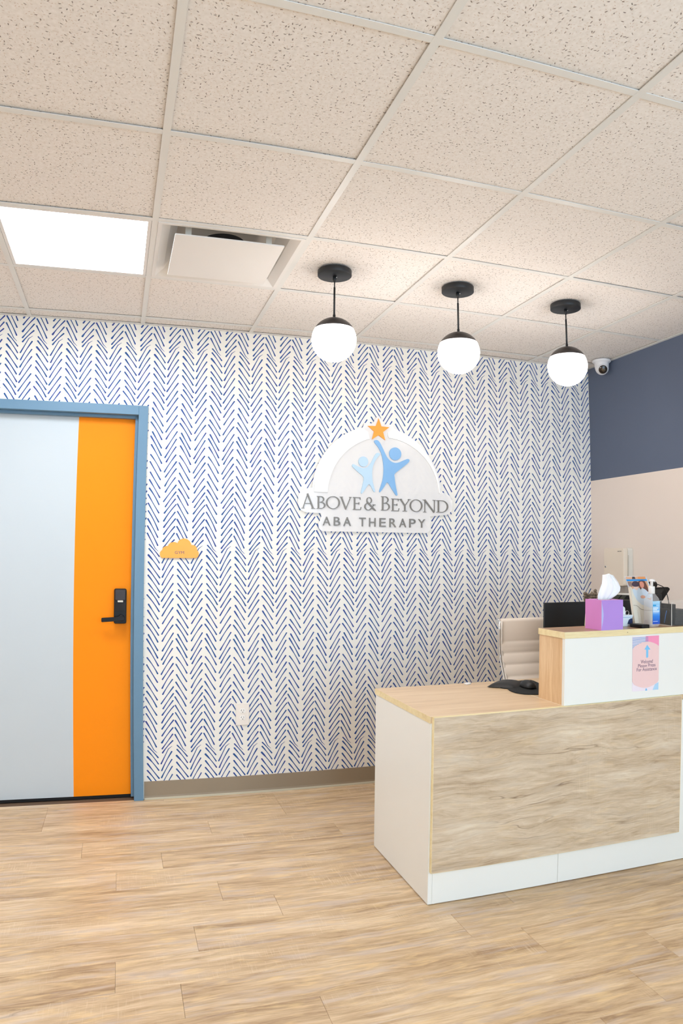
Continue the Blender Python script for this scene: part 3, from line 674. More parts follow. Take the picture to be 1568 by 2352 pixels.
for k in range(10):
    a = math.radians(90+36*k); rd = 0.0715 if k % 2 == 0 else 0.0715*0.42
    st.append((1.389+rd*cos(a), 2.0945+rd*sin(a)))
MB().prism(st, Y0, Y1, 'y').build('star', mat('orange_star_acrylic', (255, 158, 34), 0.35), sg)
M_b1 = mat('mid_blue_acrylic', (128, 178, 224), 0.35, var=0.03); M_b2 = mat('pale_blue_acrylic', (186, 214, 234), 0.35, var=0.03)
f1 = MB().prism(resample(big, 3), Y0, Y1, 'y').build('figure', M_b1, sg); f1['label'] = 'larger mid-blue raised-arms figure'
MB().prism(arc(1.4955, 1.9583, 0.0385, 0, 350, 35), Y0, Y1, 'y').build('figure_head', M_b1, f1)
f2 = MB().prism(resample(small, 3), Y0, Y1, 'y').build('figure', M_b2, sg); f2['label'] = 'smaller pale blue raised-arms figure'
MB().prism(arc(1.2945, 1.9022, 0.0300, 0, 350, 35), Y0, Y1, 'y').build('figure_head', M_b2, f2)

# serif capitals built stroke by stroke
def quad(p, q, w, w2=None):
    p = Vector(p); q = Vector(q); t = (q-p).normalized(); n_ = Vector((-t.y, t.x)); w2 = w2 or w
    return [tuple(p+n_*w/2), tuple(q+n_*w2/2), tuple(q-n_*w2/2), tuple(p-n_*w/2)]
def bowl(cx_, cz_, rx, rz, tv, th, a0, a1, n=18):
    """band with thick sides (tv) and thin top/bottom (th)"""
    out = []
    P = []
    for i in range(n+1):
        a = math.radians(a0+(a1-a0)*i/n)
        P.append(((cx_+rx*cos(a), cz_+rz*sin(a)), (cx_+(rx-tv)*cos(a), cz_+(rz-th)*sin(a))))
    for i in range(n): out.append([P[i][0], P[i+1][0], P[i+1][1], P[i][1]])
    return out
def vstem(x, h, T_, z0=0): return [[(x-T_/2, z0), (x+T_/2, z0), (x+T_/2, h), (x-T_/2, h)]]
def serif(x, z, w, t): return [[(x-w/2, z), (x+w/2, z), (x+w/2, z+t), (x-w/2, z+t)]]
def glyph(c, w, h):
    T_ = 0.0088; t = 0.0032; s = 0.0026; q = []
    if c == 'A':
        q += [quad((.12*w, 0), (.47*w, h), t*1.3), quad((.44*w, h), (.87*w, 0), T_), quad((.24*w, .34*h), (.70*w, .34*h), t)]
        q += serif(.12*w, 0, .24*w, s)+serif(.87*w, 0, .27*w, s)
    elif c == 'V':
        q += [quad((.12*w, h), (.52*w, 0), T_), quad((.50*w, 0), (.90*w, h), t*1.3)]
        q += serif(.13*w, h-s, .26*w, s)+serif(.89*w, h-s, .22*w, s)
    elif c == 'B':
        x = .22*w; q += vstem(x, h, T_)+serif(x-.02*w, 0, .34*w, s)+serif(x-.02*w, h-s, .34*w, s)
        q += [quad((x, h-t/2), (.48*w, h-t/2), t), quad((x, .52*h), (.55*w, .52*h), t), quad((x, t/2), (.5*w, t/2), t)]
        q += bowl(.46*w, .76*h, .40*w, .24*h, T_*.9, t, -90, 90)+bowl(.50*w, .27*h, .50*w, .27*h, T_, t, -90, 90)
    elif c == 'O':
        q += bowl(.5*w, .5*h, .5*w, .5*h, T_, t, 0, 360, 40)
    elif c == 'E':
        x = .22*w; q += vstem(x, h, T_)+serif(x-.03*w, 0, .34*w, s)+serif(x-.03*w, h-s, .34*w, s)
        q += [quad((x, h-t/2), (.88*w, h-t/2), t), quad((x, .51*h), (.74*w, .51*h), t), quad((x, t/2), (.93*w, t/2), t)]
        q += [quad((.87*w, h), (.90*w, .80*h), t), quad((.93*w, 0), (.99*w, .22*h), t), quad((.73*w, .42*h), (.73*w, .60*h), t)]
    elif c == 'Y':
        q += vstem(.5*w, .48*h, T_)+serif(.5*w, 0, .38*w, s)+[quad((.13*w, h), (.51*w, .44*h), T_), quad((.50*w, .44*h), (.88*w, h), t*1.3)]
        q += serif(.13*w, h-s, .26*w, s)+serif(.88*w, h-s, .24*w, s)
    elif c == 'N':
        q += [quad((.16*w, 0), (.16*w, h), t*1.2), quad((.14*w, h), (.86*w, 0), T_), quad((.88*w, 0), (.88*w, h), t*1.2)]
        q += serif(.15*w, 0, .24*w, s)+serif(.09*w, h-s, .18*w, s)+serif(.88*w, h-s, .24*w, s)
    elif c == 'D':
        x = .17*w; q += vstem(x, h, T_)+serif(x-.02*w, 0, .28*w, s)+serif(x-.02*w, h-s, .28*w, s)
        q += [quad((x, h-t/2), (.45*w, h-t/2), t), quad((x, t/2), (.45*w, t/2), t)]+bowl(.44*w, .5*h, .56*w, .5*h, T_, t, -90, 90, 24)
    elif c == '&':
        q += bowl(.42*w, .76*h, .24*w, .24*h, T_*.75, t, 0, 360, 26)+bowl(.34*w, .28*h, .34*w, .28*h, T_, t, 60, 330, 24)
        q += [quad((.22*w, .66*h), (.90*w, .03*h), T_), quad((.86*w, .05*h), (1.0*w, .0*h), t*1.4), quad((.60*w, .12*h), (.82*w, .42*h), t*1.4)]
        q += [quad((.42*w, .52*h), (.60*w, .62*h), t)]+serif(.84*w, .42*h, .26*w, s)
    return q
M_let = mat('brushed_grey_acrylic', (126, 122, 116), 0.4, metal=0.2)
for c, x0, x1, z0, z1 in serif_boxes:
    m = MB()
    for k, po in enumerate(glyph(c, x1-x0, z1-z0)):
        m.prism([(x0+a, z0+b) for a, b in po], Y0-0.00002*k, Y1, 'y')
    m.build('letter', M_let, sg)
for c, x0, x1, z0, z1 in sans_boxes:
    text_mesh('letter', c, x0, x1, z0, z1, Y1, 0.006, M_let, sg, bold=0.002)
# ---------------------------------------------------------------- reception desk
ZT = 0.745; DXL = 1.060; DXE = 2.86; YB = -0.905; YS = -1.518; YPn = -1.536; HX = 1.652; ZC = 1.0465
dk = thing('reception_desk', 'white reception desk with rustic oak front panel and raised right counter', 'desk', (1.9, -1.2, 0))
gap = 0.004
MB().box(DXL, DXL+0.018, YS, YB-0.004, gap, ZT-0.0255).build('side_panel', M_white, dk, bevel=0.0006, seg=1)
MB().box(DXL+0.0185, 1.6463, YS, YS+0.018, gap, ZT-0.0255).build('base_panel', M_white, dk, bevel=0.0006, seg=1)
MB().box(1.6475, DXE, YS, YS+0.018, gap, ZT-0.0255).build('base_panel', M_white, dk, bevel=0.0006, seg=1)
MB().box(DXE-0.018, DXE, YS+0.0185, YB-0.004, gap, ZT-0.0255).build('side_panel', M_white, dk)
# rustic oak front panel with maple edging
fp = MB(); px0, px1, pz0 = 1.0655, 2.2680, 0.135
fp.box(px0+0.0012, px1-0.0012, YPn, YS-0.0002, pz0+0.0012, ZT-0.0012)
fpo = fp.build('front_panel', M_front, dk)
MB().box(px0-0.0005, px0+0.001, YPn, YS-0.0002, pz0, ZT).box(px0, px1, YPn, YS-0.0002, ZT-0.0012, ZT+0.0003).box(px0, px1, YPn, YS-0.0002, pz0, pz0+0.001).box(px1-0.0012, px1+0.0003, YPn, YS-0.0002, pz0, ZT).build('edge_band', M_edge, fpo)
# tops
MB().box(DXL-0.0015, HX-0.001, YS, YB, ZT-0.025, ZT).build('desktop', M_top, dk)
MB().box(HX+0.0008, DXE, YS+0.02, YB, ZT-0.025, ZT).build('desktop', M_top, dk)
MB().box(HX-0.001, HX+0.0008, YS, YB, ZT-0.020, ZT+0.0006).build('seam_strip', mat('white_edge_strip', (250, 240, 220), 0.4), dk)
MB().box(DXL-0.0028, DXL-0.0016, YS, YB, ZT-0.0253, ZT+0.0002).box(DXL-0.0028, HX-0.001, YS-0.0001, YS+0.0014, ZT-0.0002, ZT+0.0003).build('edge_band', M_edge, dk)
# raised counter
hp = MB().box(HX+0.019, HX+0.0195, YS-0.008, YS-0.0079, ZT+.01, ZT+.0101)
MB().box(HX, HX+0.018, YS+0.011, -1.335, ZT+0.0007, ZC-0.026).build('counter_side', M_side, dk)
MB().box(HX-0.0005, DXE, YS-0.008, YS+0.0105, ZT+0.0007, ZC-0.026).build('counter_front', M_white, dk, bevel=0.0006, seg=1)
MB().box(DXE-0.018, DXE, YS+0.011, -1.335, ZT+0.0007, ZC-0.026).build('counter_side', M_side, dk)
ct = MB().box(HX-0.003, DXE, YS-0.0095, -1.333, ZC-0.0255, ZC).build('counter_top', M_counter, dk)
MB().box(HX-0.0045, DXE, YS-0.0108, YS-0.0096, ZC-0.0257, ZC+0.0003).box(HX-0.0045, HX-0.0031, YS-0.0096, -1.333, ZC-0.0257, ZC+0.0003).build('edge_band', M_edge, ct)
MB().lathe([(0.0018, 0), (0.0018, 0.0012)], (1.968, YS-0.0115, ZC-0.0125), 10, 'y').build('nail_mark', mat('nail_mark', (120, 108, 90), 0.6), ct)
for x in (1.09, 1.30, 1.72, 1.95, 2.3, 2.8):
    for y in (YS+0.010, -0.93):
        MB().lathe([(0.004, 0), (0.004, 0.0039)], (x, y, 0), 12).build('glide', mat('white_glide', (225, 225, 225), 0.4), dk)

# poster on the counter front
YQ = YS-0.008
po = thing('notice', 'pink and white paper notice with blue arrow taped to the counter front', 'notice', (2.07, YQ, 0.9))
pp = [(1.9955, 1.0135), (2.1425, 1.0130), (2.1415, 0.7775), (1.9985, 0.7790)]
MB().prism(pp, YQ-0.0008, YQ-0.0001, 'y').build('paper', mat('notice_paper', (240, 228, 236), 0.6), po)
def flat(name, pts, c, k, par=po, y=None):
    MB().prism(pts, (YQ if y is None else y)-0.0008-0.00025*k, (YQ if y is None else y)-0.0008-0.00025*(k-1)+0.00002, 'y').build(name, mat('print_%s_%d%d%d' % ((name,)+tuple(c)), c, 0.6), par)
flat('pink_shape', [(2.069, 1.0133), (2.1423, 1.0129), (2.1418, 0.966), (2.10, 0.96), (2.082, 0.975), (2.066, 0.975)], (246, 150, 184), 1)
lp = MB()
for i in range(12):
    z = 1.0085-0.0046*i; x1 = 2.082 if i < 5 else 2.070-0.0125*(i-4.6)
    if x1 > 2.0: lp.box(1.9968, x1, YQ-0.00135, YQ-0.0010, z-0.0009, z+0.0009)
lp.build('stripes', mat('blue_print', (104, 150, 200), 0.6), po)
oval = [(1.9972, 0.957)]+[(1.9972+0.0, 0.9575)]+arc(2.0695, 0.935, 0.0835, 150, 34, 16, 0.055)+[(2.1419, 0.967)]
body = [(1.9972, 0.8225)]+[(1.9972, 0.959)]+[(x, 0.959+0.0305*sin(pi*(x-1.985)/0.175)) for x in [2.005+0.0075*k for k in range(18)]]+[(2.1420, 0.966)]+[(2.1417, 0.818)]
bot = [(x, 0.820-0.029*sin(pi*(x-1.985)/0.17)) for x in [2.135-0.0075*k for k in range(18)]]
flat('peach_shape', body+bot, (242, 206, 202), 3)
flat('blue_corner', [(2.1415, 0.8100), (2.1415, 0.7782), (2.110, 0.7784), (2.122, 0.801)], (174, 212, 238), 2)
flat('blue_triangle', [(2.074, 0.790), (2.080, 0.7785), (2.068, 0.7786)], (112, 190, 234), 4)
flat('arrow', [(2.0765, 0.9755), (2.094, 0.9545), (2.0825, 0.9545), (2.0825, 0.923), (2.0800, 0.920), (2.0735, 0.920), (2.0710, 0.923), (2.0710, 0.955), (2.0610, 0.956)], (124, 196, 238), 4)
M_pt = mat('plum_print', (112, 84, 110), 0.6)
text_mesh('lettering', 'Welcome!', 2.042, 2.109, 0.8960, 0.9120, YQ-0.0015, 0.0004, M_pt, po)
text_mesh('lettering', 'Please Press', 2.028, 2.123, 0.8800, 0.8945, YQ-0.0015, 0.0004, M_pt, po)
text_mesh('lettering', 'For Assistance', 2.021, 2.130, 0.8635, 0.8780, YQ-0.0015, 0.0004, M_pt, po)

# ---------------------------------------------------------------- chair
M_lea = mat('cream_leather', (238, 224, 208), 0.42, var=0.01)
ch = thing('office_chair', 'cream ribbed leather office chair behind the desk with chrome rail', 'chair', (2.12, -0.68, 0))
prof = [(-0.545, 1.012), (-0.558, 1.014), (-0.566, 1.006)]
def chair_y(z):
    if z > 0.86: return -0.566
    t = (0.86-z)/0.36
    return -0.566-0.17*t**1.35
cxl, cxr = 1.8985, 2.345
m = MB(); zz = []; z = 1.005
seams = [0.885, 0.825, 0.765, 0.705, 0.645, 0.585]
rows_ = []
n = 96
for i in range(n+1):
    z = 1.006-(1.006-0.50)*i/n
    puff = 0
    if z > 0.889:
        puff = 0.004*sin(pi*min(1, (z-0.889)/0.117))**0.35
    else:
        ph = ((0.889-z) % 0.0605)/0.0605
        puff = 0.008*(abs(sin(pi*ph)))**0.5
    rows_.append((chair_y(z)-puff, z))
front = rows_; back = [(chair_y(z)+0.014, z) for _, z in reversed(rows_)]
loop = [(-0.559, 1.012)]+front+back
nn = len(loop)
m.add([(cxl+0.006, y, z) for y, z in loop]+[(cxr-0.006, y, z) for y, z in loop], [(i, (i+1) % nn, (i+1) % nn+nn, i+nn) for i in range(nn)], 0, True)
m.f.append(list(range(nn))); m.m.append(0); m.sm.append(False); m.f.append(list(range(2*nn-1, nn-1, -1))); m.m.append(0); m.sm.append(False)
m.build('backrest', M_lea, ch)
MB().tube([(cxl+0.004, -0.540, 1.001), (cxr-0.004, -0.540, 1.001)], 0.0125, 16).tube([(cxl-0.004, -0.540, 1.001), (cxl+0.006, -0.540, 1.001)], 0.0145, 20, 1).tube([(cxr-0.006, -0.540, 1.001), (cxr+0.004, -0.540, 1.001)], 0.0145, 20, 1).build('top_roller', [M_lea, M_chrome], ch)
for x, s in ((cxl, 1), (cxr, -1)):
    pts = [(x+s*0.001, chair_y(z)+0.010, z) for z in [1.0-0.05*k for k in range(10)]]+[(x+s*0.001, -0.80, 0.475), (x+s*0.001, -1.02, 0.47)]
    MB().tube(pts, 0.0075, 10).build('side_rail', M_chrome, ch)
    MB().tube([(x+s*0.0075, y-0.012, z) for _, y, z in pts], 0.0045, 8).build('piping', mat('white_piping', (240, 230, 218), 0.4), ch)
MB().box(cxl+0.008, cxr-0.008, -1.02, -0.78, 0.455, 0.485).build('seat', M_lea, ch, bevel=0.01)
MB().lathe([(0.025, 0.08), (0.025, 0.40), (0.06, 0.41), (0.06, 0.455)], (2.12, -0.88, 0), 20).build('column', M_chrome, ch)
for k in range(5):
    a = 2*pi*k/5+0.3
    ex, ey = 2.12+0.27*cos(a), -0.70+0.2*sin(a)
    lg = MB().tube([(2.12, -0.88, 0.10), (2.12+0.25*cos(a), -0.88+0.25*sin(a), 0.07)], [0.02, 0.014], 10).build('base_leg', M_chrome, ch)
    MB().lathe([(0.025, -0.01), (0.025, 0.01)], (2.12+0.25*cos(a), -0.88+0.25*sin(a), 0.027), 16, 'y').box(2.12+0.25*cos(a)-.008, 2.12+0.25*cos(a)+.008, -0.88+0.25*sin(a)-.008, -0.88+0.25*sin(a)+.008, 0.03, 0.075).build('caster', M_black, lg)

# ---------------------------------------------------------------- monitors and screen
def monitor(name, label, x0, x1, y, z0, z1, m_, tilt=0.0):
    t = thing(name, label, 'monitor', ((x0+x1)/2, y+0.02, ZT))
    MB().box(x0, x1, y, y+0.012, z0, z1).build('back_shell', m_, t, bevel=0.003)
    MB().box(x0+0.006, x1-0.006, y+0.0121, y+0.016, z0+0.006, z1-0.006).build('screen', mat('screen_glass', (12, 12, 14), 0.1), t)
    xm = (x0+x1)/2
    MB().box(xm-0.025, xm+0.025, y+0.017, y+0.035, ZT+0.012, z0+0.12).build('stand_neck', M_black, t, bevel=0.003)
    MB().box(xm-0.11, xm+0.11, y-0.05, y+0.11, ZT+0.0005, ZT+0.012).build('stand_base', M_black, t, bevel=0.004)
    return t
mon = monitor('computer_monitor', 'wide black computer monitor seen from behind, left of the tissue box', 1.8265, 2.345, -1.105, 0.86, 1.1365, mat('matte_black_shell', (24, 25, 28), 0.55))
# second monitor: dark green-grey, only its bracketed top edge shows
t = thing('computer_monitor', 'dark green-grey monitor peeking over the black one beside the brochure', 'monitor', (2.41, -0.99, ZT))
MB().prism([(2.300, 0.90), (2.300, 1.128), (2.345, 1.1580), (2.50, 1.1500), (2.50, 0.90)], -0.985, -0.970, 'y').build('back_shell', mat('green_grey_shell', (62, 62, 50), 0.45), t, bevel=0.002)
MB().prism([(2.345, 1.13), (2.352, 1.13), (2.378, 1.155), (2.370, 1.155)], -0.9875, -0.9855, 'y').build('bracket', M_black, t)
MB().prism([(2.390, 1.135), (2.405, 1.152), (2.417, 1.151), (2.435, 1.134), (2.423, 1.132)], -0.9875, -0.9855, 'y').build('bracket', M_black, t)
MB().box(2.385, 2.435, -0.969, -0.950, ZT+0.010, 0.98).build('stand_neck', M_black, t)
MB().box(2.33, 2.49, -1.04, -0.925, ZT+0.0005, ZT+0.010).build('stand_base', M_black, t)

# tilted screen with arm (right of the sanitizer)
t = thing('tilted_screen', 'small black tilted screen on an upright stand behind the sanitizer bottle', 'screen', (2.655, -1.02, ZT))
YV = -1.0
sc_pts = [(2.56, 1.200), (2.68, 1.203), (2.688, 1.191), (2.642, 1.128), (2.633, 1.122), (2.56, 1.130)]
m = MB(); n = len(sc_pts)
m.prism([(2.545, 1.126), (2.55, 1.190), (2.673, 1.192), (2.685, 1.184), (2.685, 1.178), (2.642, 1.128), (2.633, 1.118)], YV, YV+0.03, 'y').build('screen_body', M_black, t, bevel=0.003)
MB().prism([(2.567, 1.160), (2.569, 1.180), (2.647, 1.182), (2.617, 1.156)], YV-0.0012, YV+0.001, 'y').build('screen_panel', mat('smoky_screen', (44, 44, 42), 0.12), t)
MB().box(2.545, 2.61, YV-0.022, YV-0.001, ZT+0.014, 1.160).build('upright', mat('satin_black', (34, 34, 36), 0.3), t, bevel=0.004)
MB().box(2.525, 2.665, YV-0.06, YV+0.07, ZT+0.0005, ZT+0.014).build('stand_base', M_black, t, bevel=0.003)
# webcam hanging on top with its cable
wc_ = MB().lathe([(0.001, 0), (0.0155, 0), (0.0165, 0.003), (0.0165, 0.040), (0.001, 0.040)], (2.540, YV-0.004, 1.2060), 24, 'x').build('webcam', M_black, t)
MB().lathe([(0.001, 0), (0.010, 0), (0.010, 0.052), (0.001, 0.052)], (2.488, YV-0.004, 1.2060), 16, 'x').build('lens_barrel', M_blackm, wc_)
MB().box(2.551, 2.565, YV-0.006, YV+0.010, 1.187, 1.197).build('clip', M_black, wc_)
MB().tube(resample([(2.57, YV-0.004, 1.214), (2.595, YV-0.012, 1.206), (2.613, YV-0.035, 1.19), (2.621, YV-0.050, 1.15), (2.627, YV-0.055, 1.11), (2.643, YV-0.055, 1.06), (2.65, YV-0.04, 0.95), (2.685, YV-0.02, 0.80), (2.705, YV+0.0, ZT+0.0025)], 5, False), 0.0022, 8).build('cable', M_black, wc_)

# ---------------------------------------------------------------- mouse pad, mouse, tab
pad2 = resample(pad, 3)
mp = thing('mouse_pad', 'black mouse pad with raised wrist rest on the lower desktop', 'mouse pad', (1.70, -1.12, ZT))
MB().prism(pad2, ZT+0.0006, ZT+0.0042, 'z').build('pad', mat('black_cloth', (22, 22, 22), 0.85), mp)
m = MB(); nu, nv = 14, 12; vs = []; fs = []
for i in range(nu+1):
    for j in range(nv+1):
        u = i/nu*2-1; v = j/nv*2-1
        r2 = u*u+v*v*v*v
        x = 1.668+0.052*u+0.060*v; y = -1.032+0.020*u*0-0.062*u*0.6+0.052*v*1.0
        vs.append((x, y, ZT+0.0042+0.020*max(0, (1-u*u))**0.6*max(0, (1-v*v*v*v))**0.6))
for i in range(nu):
    for j in range(nv): a = i*(nv+1)+j; fs.append((a, a+1, a+nv+2, a+nv+1))
m.add(vs, fs, 0, True); m.build('wrist_rest', mat('black_gel_rest', (26, 25, 25), 0.5), mp)
mo = thing('computer_mouse', 'black computer mouse lying on the mouse pad', 'computer mouse', (1.725, -1.130, ZT+0.0042))
m = MB(); prof = []; vs = []; fs = []; nu, nv = 24, 10
for j in range(nv+1):
    t_ = j/nv
    for i in range(nu):
        a = 2*pi*i/nu; rx = 0.030*(1-t_**2.4)**0.5 if j < nv else 0.0004; ry = 0.050*(1-t_**2.4)**0.5 if j < nv else 0.0004
        ca = math.copysign(abs(cos(a))**0.8, cos(a)); sa = math.copysign(abs(sin(a))**0.85, sin(a))
        vs.append((1.725+rx*ca*(1.0 if t_ > 0.02 else 0.9), -1.130+ry*sa*(1.0 if t_ > 0.02 else 0.94), ZT+0.0044+0.036*t_))
for j in range(nv):
    for i in range(nu): fs.append((j*nu+i, j*nu+(i+1) % nu, (j+1)*nu+(i+1) % nu, (j+1)*nu+i))
m.add(vs, fs, 0, True); m.f.append(list(range(nu))); m.m.append(0); m.sm.append(False)
m.build('shell', mat('black_mouse_plastic', (20, 19, 19), 0.42), mo)
MB().lathe([(0.001, -0.003), (0.007, -0.003), (0.0075, 0), (0.007, 0.003), (0.001, 0.003)], (1.725, -1.148, ZT+0.034), 16, 'x').build('scroll_wheel', mat('grey_wheel', (70, 66, 60), 0.4), mo)
tb = MB().prism([(1.500, -0.955), (1.530, -0.940), (1.527, -0.915), (1.497, -0.930)], ZT+0.0005, ZT+0.006, 'z').build('plastic_tab', mat('white_tab', (245, 243, 240), 0.4), bevel=0.0012, seg=1)
tag(tb, 'tiny white plastic tab lying at the back edge of the desktop', 'tab')

# ---------------------------------------------------------------- tissue box
tx = thing('tissue_box', 'purple and pink cube tissue box with a white tissue standing up', 'tissue box', (1.888, -1.471, ZC))
bx0, bx1, by0, by1, bz = 1.8320, 1.9445, -1.5275, -1.4150, 1.1725
M_purp = mat('lavender_card', (180, 140, 220), 0.5, var=0.03, nscale=20); M_pink = mat('pink_card', (216, 136, 206), 0.5, var=0.04, nscale=12)
m = MB()
P = [(bx0, by0), (bx1, by0), (bx1, by1), (bx0, by1)]
m.add([(x, y, z) for z in (ZC+0.0004, bz) for x, y in P], [(0, 1, 5, 4)], 0)
m.add([(x, y, z) for z in (ZC+0.0004, bz) for x, y in P], [(1, 2, 6, 5), (2, 3, 7, 6), (3, 0, 4, 7), (0, 3, 2, 1)], 1)
k = 20; ccx_, ccy_ = (bx0+bx1)/2, (by0+by1)/2
hole = [(ccx_+0.036*cos(2*pi*i/k), ccy_+0.026*sin(2*pi*i/k), bz) for i in range(k)]
sq = []
for i in range(k):
    dx, dy = cos(2*pi*i/k), sin(2*pi*i/k); s = min((bx1-bx0)/2/max(abs(dx), 1e-6), (by1-by0)/2/max(abs(dy), 1e-6)); sq.append((ccx_+dx*s, ccy_+dy*s, bz))
m.add(sq+hole, [(i, (i+1) % k, (i+1) % k+k, i+k) for i in range(k)], 1)
m.build('carton', [M_purp, M_pink], tx)
# pale blue wavy stripe at the front corner
w_ = [(bx0+0.0003+0.010*sin(pi*t_)**1.0*(0.55+0.45*sin(pi*t_*1.0)), ZC+0.002+(bz-ZC-0.004)*t_) for t_ in [i/12 for i in range(13)]]
MB().prism([(bx0+0.0001, ZC+0.002), ]+w_+[(bx0+0.0001, bz-0.002)], by0-0.0004, by0-0.0001, 'y').build('printed_stripe', mat('pale_blue_card', (182, 186, 232), 0.5), tx)
# tissue: folded sheet between a left and a right outline
lftp = [(1.8560, 1.160), (1.8545, 1.176), (1.858, 1.192), (1.871, 1.217), (1.884, 1.239), (1.8885, 1.260), (1.8905, 1.2765)]
rgtp = [(1.925, 1.160), (1.938, 1.175), (1.962, 1.188), (1.9790, 1.205), (1.9795, 1.222), (1.9640, 1.244), (1.9330, 1.275)]
m = MB(); nu, nv = 36, 30; vs = []; fs = []
def interp(P_, t_):
    x = t_*(len(P_)-1); i = min(int(x), len(P_)-2); f = x-i; f = f*f*(3-2*f)*0.3+f*0.7
    return (P_[i][0]*(1-f)+P_[i+1][0]*f, P_[i][1]*(1-f)+P_[i+1][1]*f)
for j in range(nv+1):
    v = j/nv; a = interp(lftp, v); b = interp(rgtp, v)
    for i in range(nu+1):
        u = i/nu
        x = a[0]*(1-u)+b[0]*u; z = a[1]*(1-u)+b[1]*u+0.006*sin(pi*u)*(v**6)
        amp = 0.010*(0.45+0.55*v)
        y = -1.470+amp*sin(2*pi*u*1.35+0.6+1.2*v)+0.004*sin(2*pi*u*3.1+2*v)+0.018*(u-0.5)*(1-v)
        vs.append((x, y, z))
for j in range(nv):
    for i in range(nu): q = j*(nu+1)+i; fs.append((q, q+1, q+nu+2, q+nu+1))
M_tis = mat('tissue_paper', (250, 250, 250), 0.9, spec=0.1, Subsurface_Weight=0.0)
m.add(vs, fs, 0, True); ti = m.build('tissue', M_tis, tx)
so = ti.modifiers.new('t', 'SOLIDIFY'); so.thickness = 0.0006

# pale green notebook standing behind the tissue box
nb = MB().prism([(1.8790, ZC+0.003), (1.8815, ZC+0.0004), (1.950, ZC+0.0004), (1.952, ZC+0.1125), (1.890, ZC+0.1125), (1.8870, ZC+0.1095)], -1.3620, -1.3440, 'y').build('notebook', mat('pale_green_cover', (222, 226, 176), 0.5), bevel=0.0015)
tag(nb, 'pale green notebook edge standing behind the tissue box', 'notebook')

# small white holder of cards with dark blue wedge
hb = thing('card_holder', 'small white and blue card packet between tissue box and brochure', 'card holder', (2.03, -1.42, ZC))
MB().prism([(1.992, ZC+0.0004), (2.060, ZC+0.0004), (2.066, ZC+0.020), (2.079, ZC+0.050), (1.992, ZC+0.051)], -1.432, -1.405, 'y').build('packet', mat('white_blue_card', (226, 238, 244), 0.5), hb, bevel=0.001, seg=1)
MB().prism([(2.046, ZC+0.012), (2.072, ZC+0.010), (2.074, ZC+0.034), (2.066, ZC+0.036), (2.054, ZC+0.030)], -1.4335, -1.4321, 'y').build('dark_wedge', mat('navy_print', (22, 40, 84), 0.5), hb)
MB().box(1.995, 2.075, -1.4330, -1.4321, ZC+0.040, ZC+0.0415).build('blue_line', mat('light_blue_print', (120, 170, 214), 0.5), hb)
MB().prism([(2.020, ZC+0.051), (2.046, ZC+0.051), (2.042, ZC+0.083), (2.030, ZC+0.090), (2.020, ZC+0.090)], -1.420, -1.412, 'y').build('white_card', mat('white_card', (232, 238, 236), 0.5), hb)
MB().tube([(2.058+0.010*cos(a), -1.415, ZC+0.058+0.010*sin(a)) for a in [pi*2*i/20 for i in range(21)]], 0.0012, 6).build('wire_ring', M_chrome, hb)

# button
dbn = thing('call_button', 'flat black call button block below the brochure on the counter', 'button', (2.0690, -1.4915, ZC))
MB().prism([(2.0530, -1.5265), (2.0890, -1.5265), (2.0940, -1.5205), (2.0940, -1.4535), (2.0890, -1.4475), (2.0470, -1.4475), (2.0440, -1.4535), (2.0470, -1.5205)], ZC+0.0004, ZC+0.0150, 'z').build('button_case', M_black, dbn, bevel=0.002)
MB().prism([(2.0550, -1.5195), (2.0850, -1.5195), (2.0850, -1.4565), (2.0550, -1.4565)], ZC+0.0150, ZC+0.0162, 'z').build('button_top', mat('dark_grey_button', (40, 40, 42), 0.3), dbn)

# ---------------------------------------------------------------- brochure holder + brochure
LEAN = 0.22
def lean(m, y0):
    m.v = [(x, y0+(z-ZC)*LEAN+(y), z) for x, y, z in m.v]; return m
bh = thing('brochure_holder', 'cream curved-front brochure stand behind the sanitizer bottle', 'brochure holder', (2.1356, -1.42, ZC))
M_cream = mat('cream_plastic', (232, 224, 206), 0.35)
YB0 = -1.432
m = MB().prism([(2.0940, ZC+0.0005), (2.2006, ZC+0.0005), (2.2045, ZC+0.172), (2.0966, ZC+0.172)], 0.012, 0.014, 'y'); lean(m, YB0).build('back_panel', M_cream, bh)
m = MB().prism([(2.0940, ZC+0.0005), (2.2006, ZC+0.0005), (2.2032, ZC+0.075), (2.1811, ZC+0.080), (2.1421, ZC+0.094), (2.1200, ZC+0.112), (2.1070, ZC+0.138), (2.1005, ZC+0.168), (2.0953, ZC+0.172)], 0.0, 0.0018, 'y'); lean(m, YB0).build('front_pocket', M_cream, bh)
m = MB().box(2.0914, 2.0940, 0.0, 0.014, ZC+0.0005, ZC+0.175); lean(m, YB0).build('side_wall', M_cream, bh)
m = MB().box(2.2032, 2.2058, 0, 0.014, ZC+0.0005, ZC+0.080); lean(m, YB0).build('side_wall', M_cream, bh)
for x in (2.1148, 2.1304):
    m = MB().box(x, x+0.0018, -0.0006, 0.0, ZC+0.004, ZC+0.070); lean(m, YB0).build('rib', mat('cream_rib', (214, 204, 182), 0.4), bh)
m = MB().tube(resample([(2.0966, -0.001, ZC+0.092), (2.1161, -0.001, ZC+0.088), (2.1356, -0.001, ZC+0.074), (2.1616, -0.001, ZC+0.068), (2.2006, -0.001, ZC+0.066)], 3, False), 0.0010, 6); lean(m, YB0).build('raised_curve', mat('taupe_line', (168, 156, 140), 0.5), bh)
text_mesh_y = []
br = thing('brochure', 'leaflet with a photo of a child and a long-haired adult, blue band on top', 'leaflet', (2.1356, -1.41, ZC))
YB1 = YB0+0.004
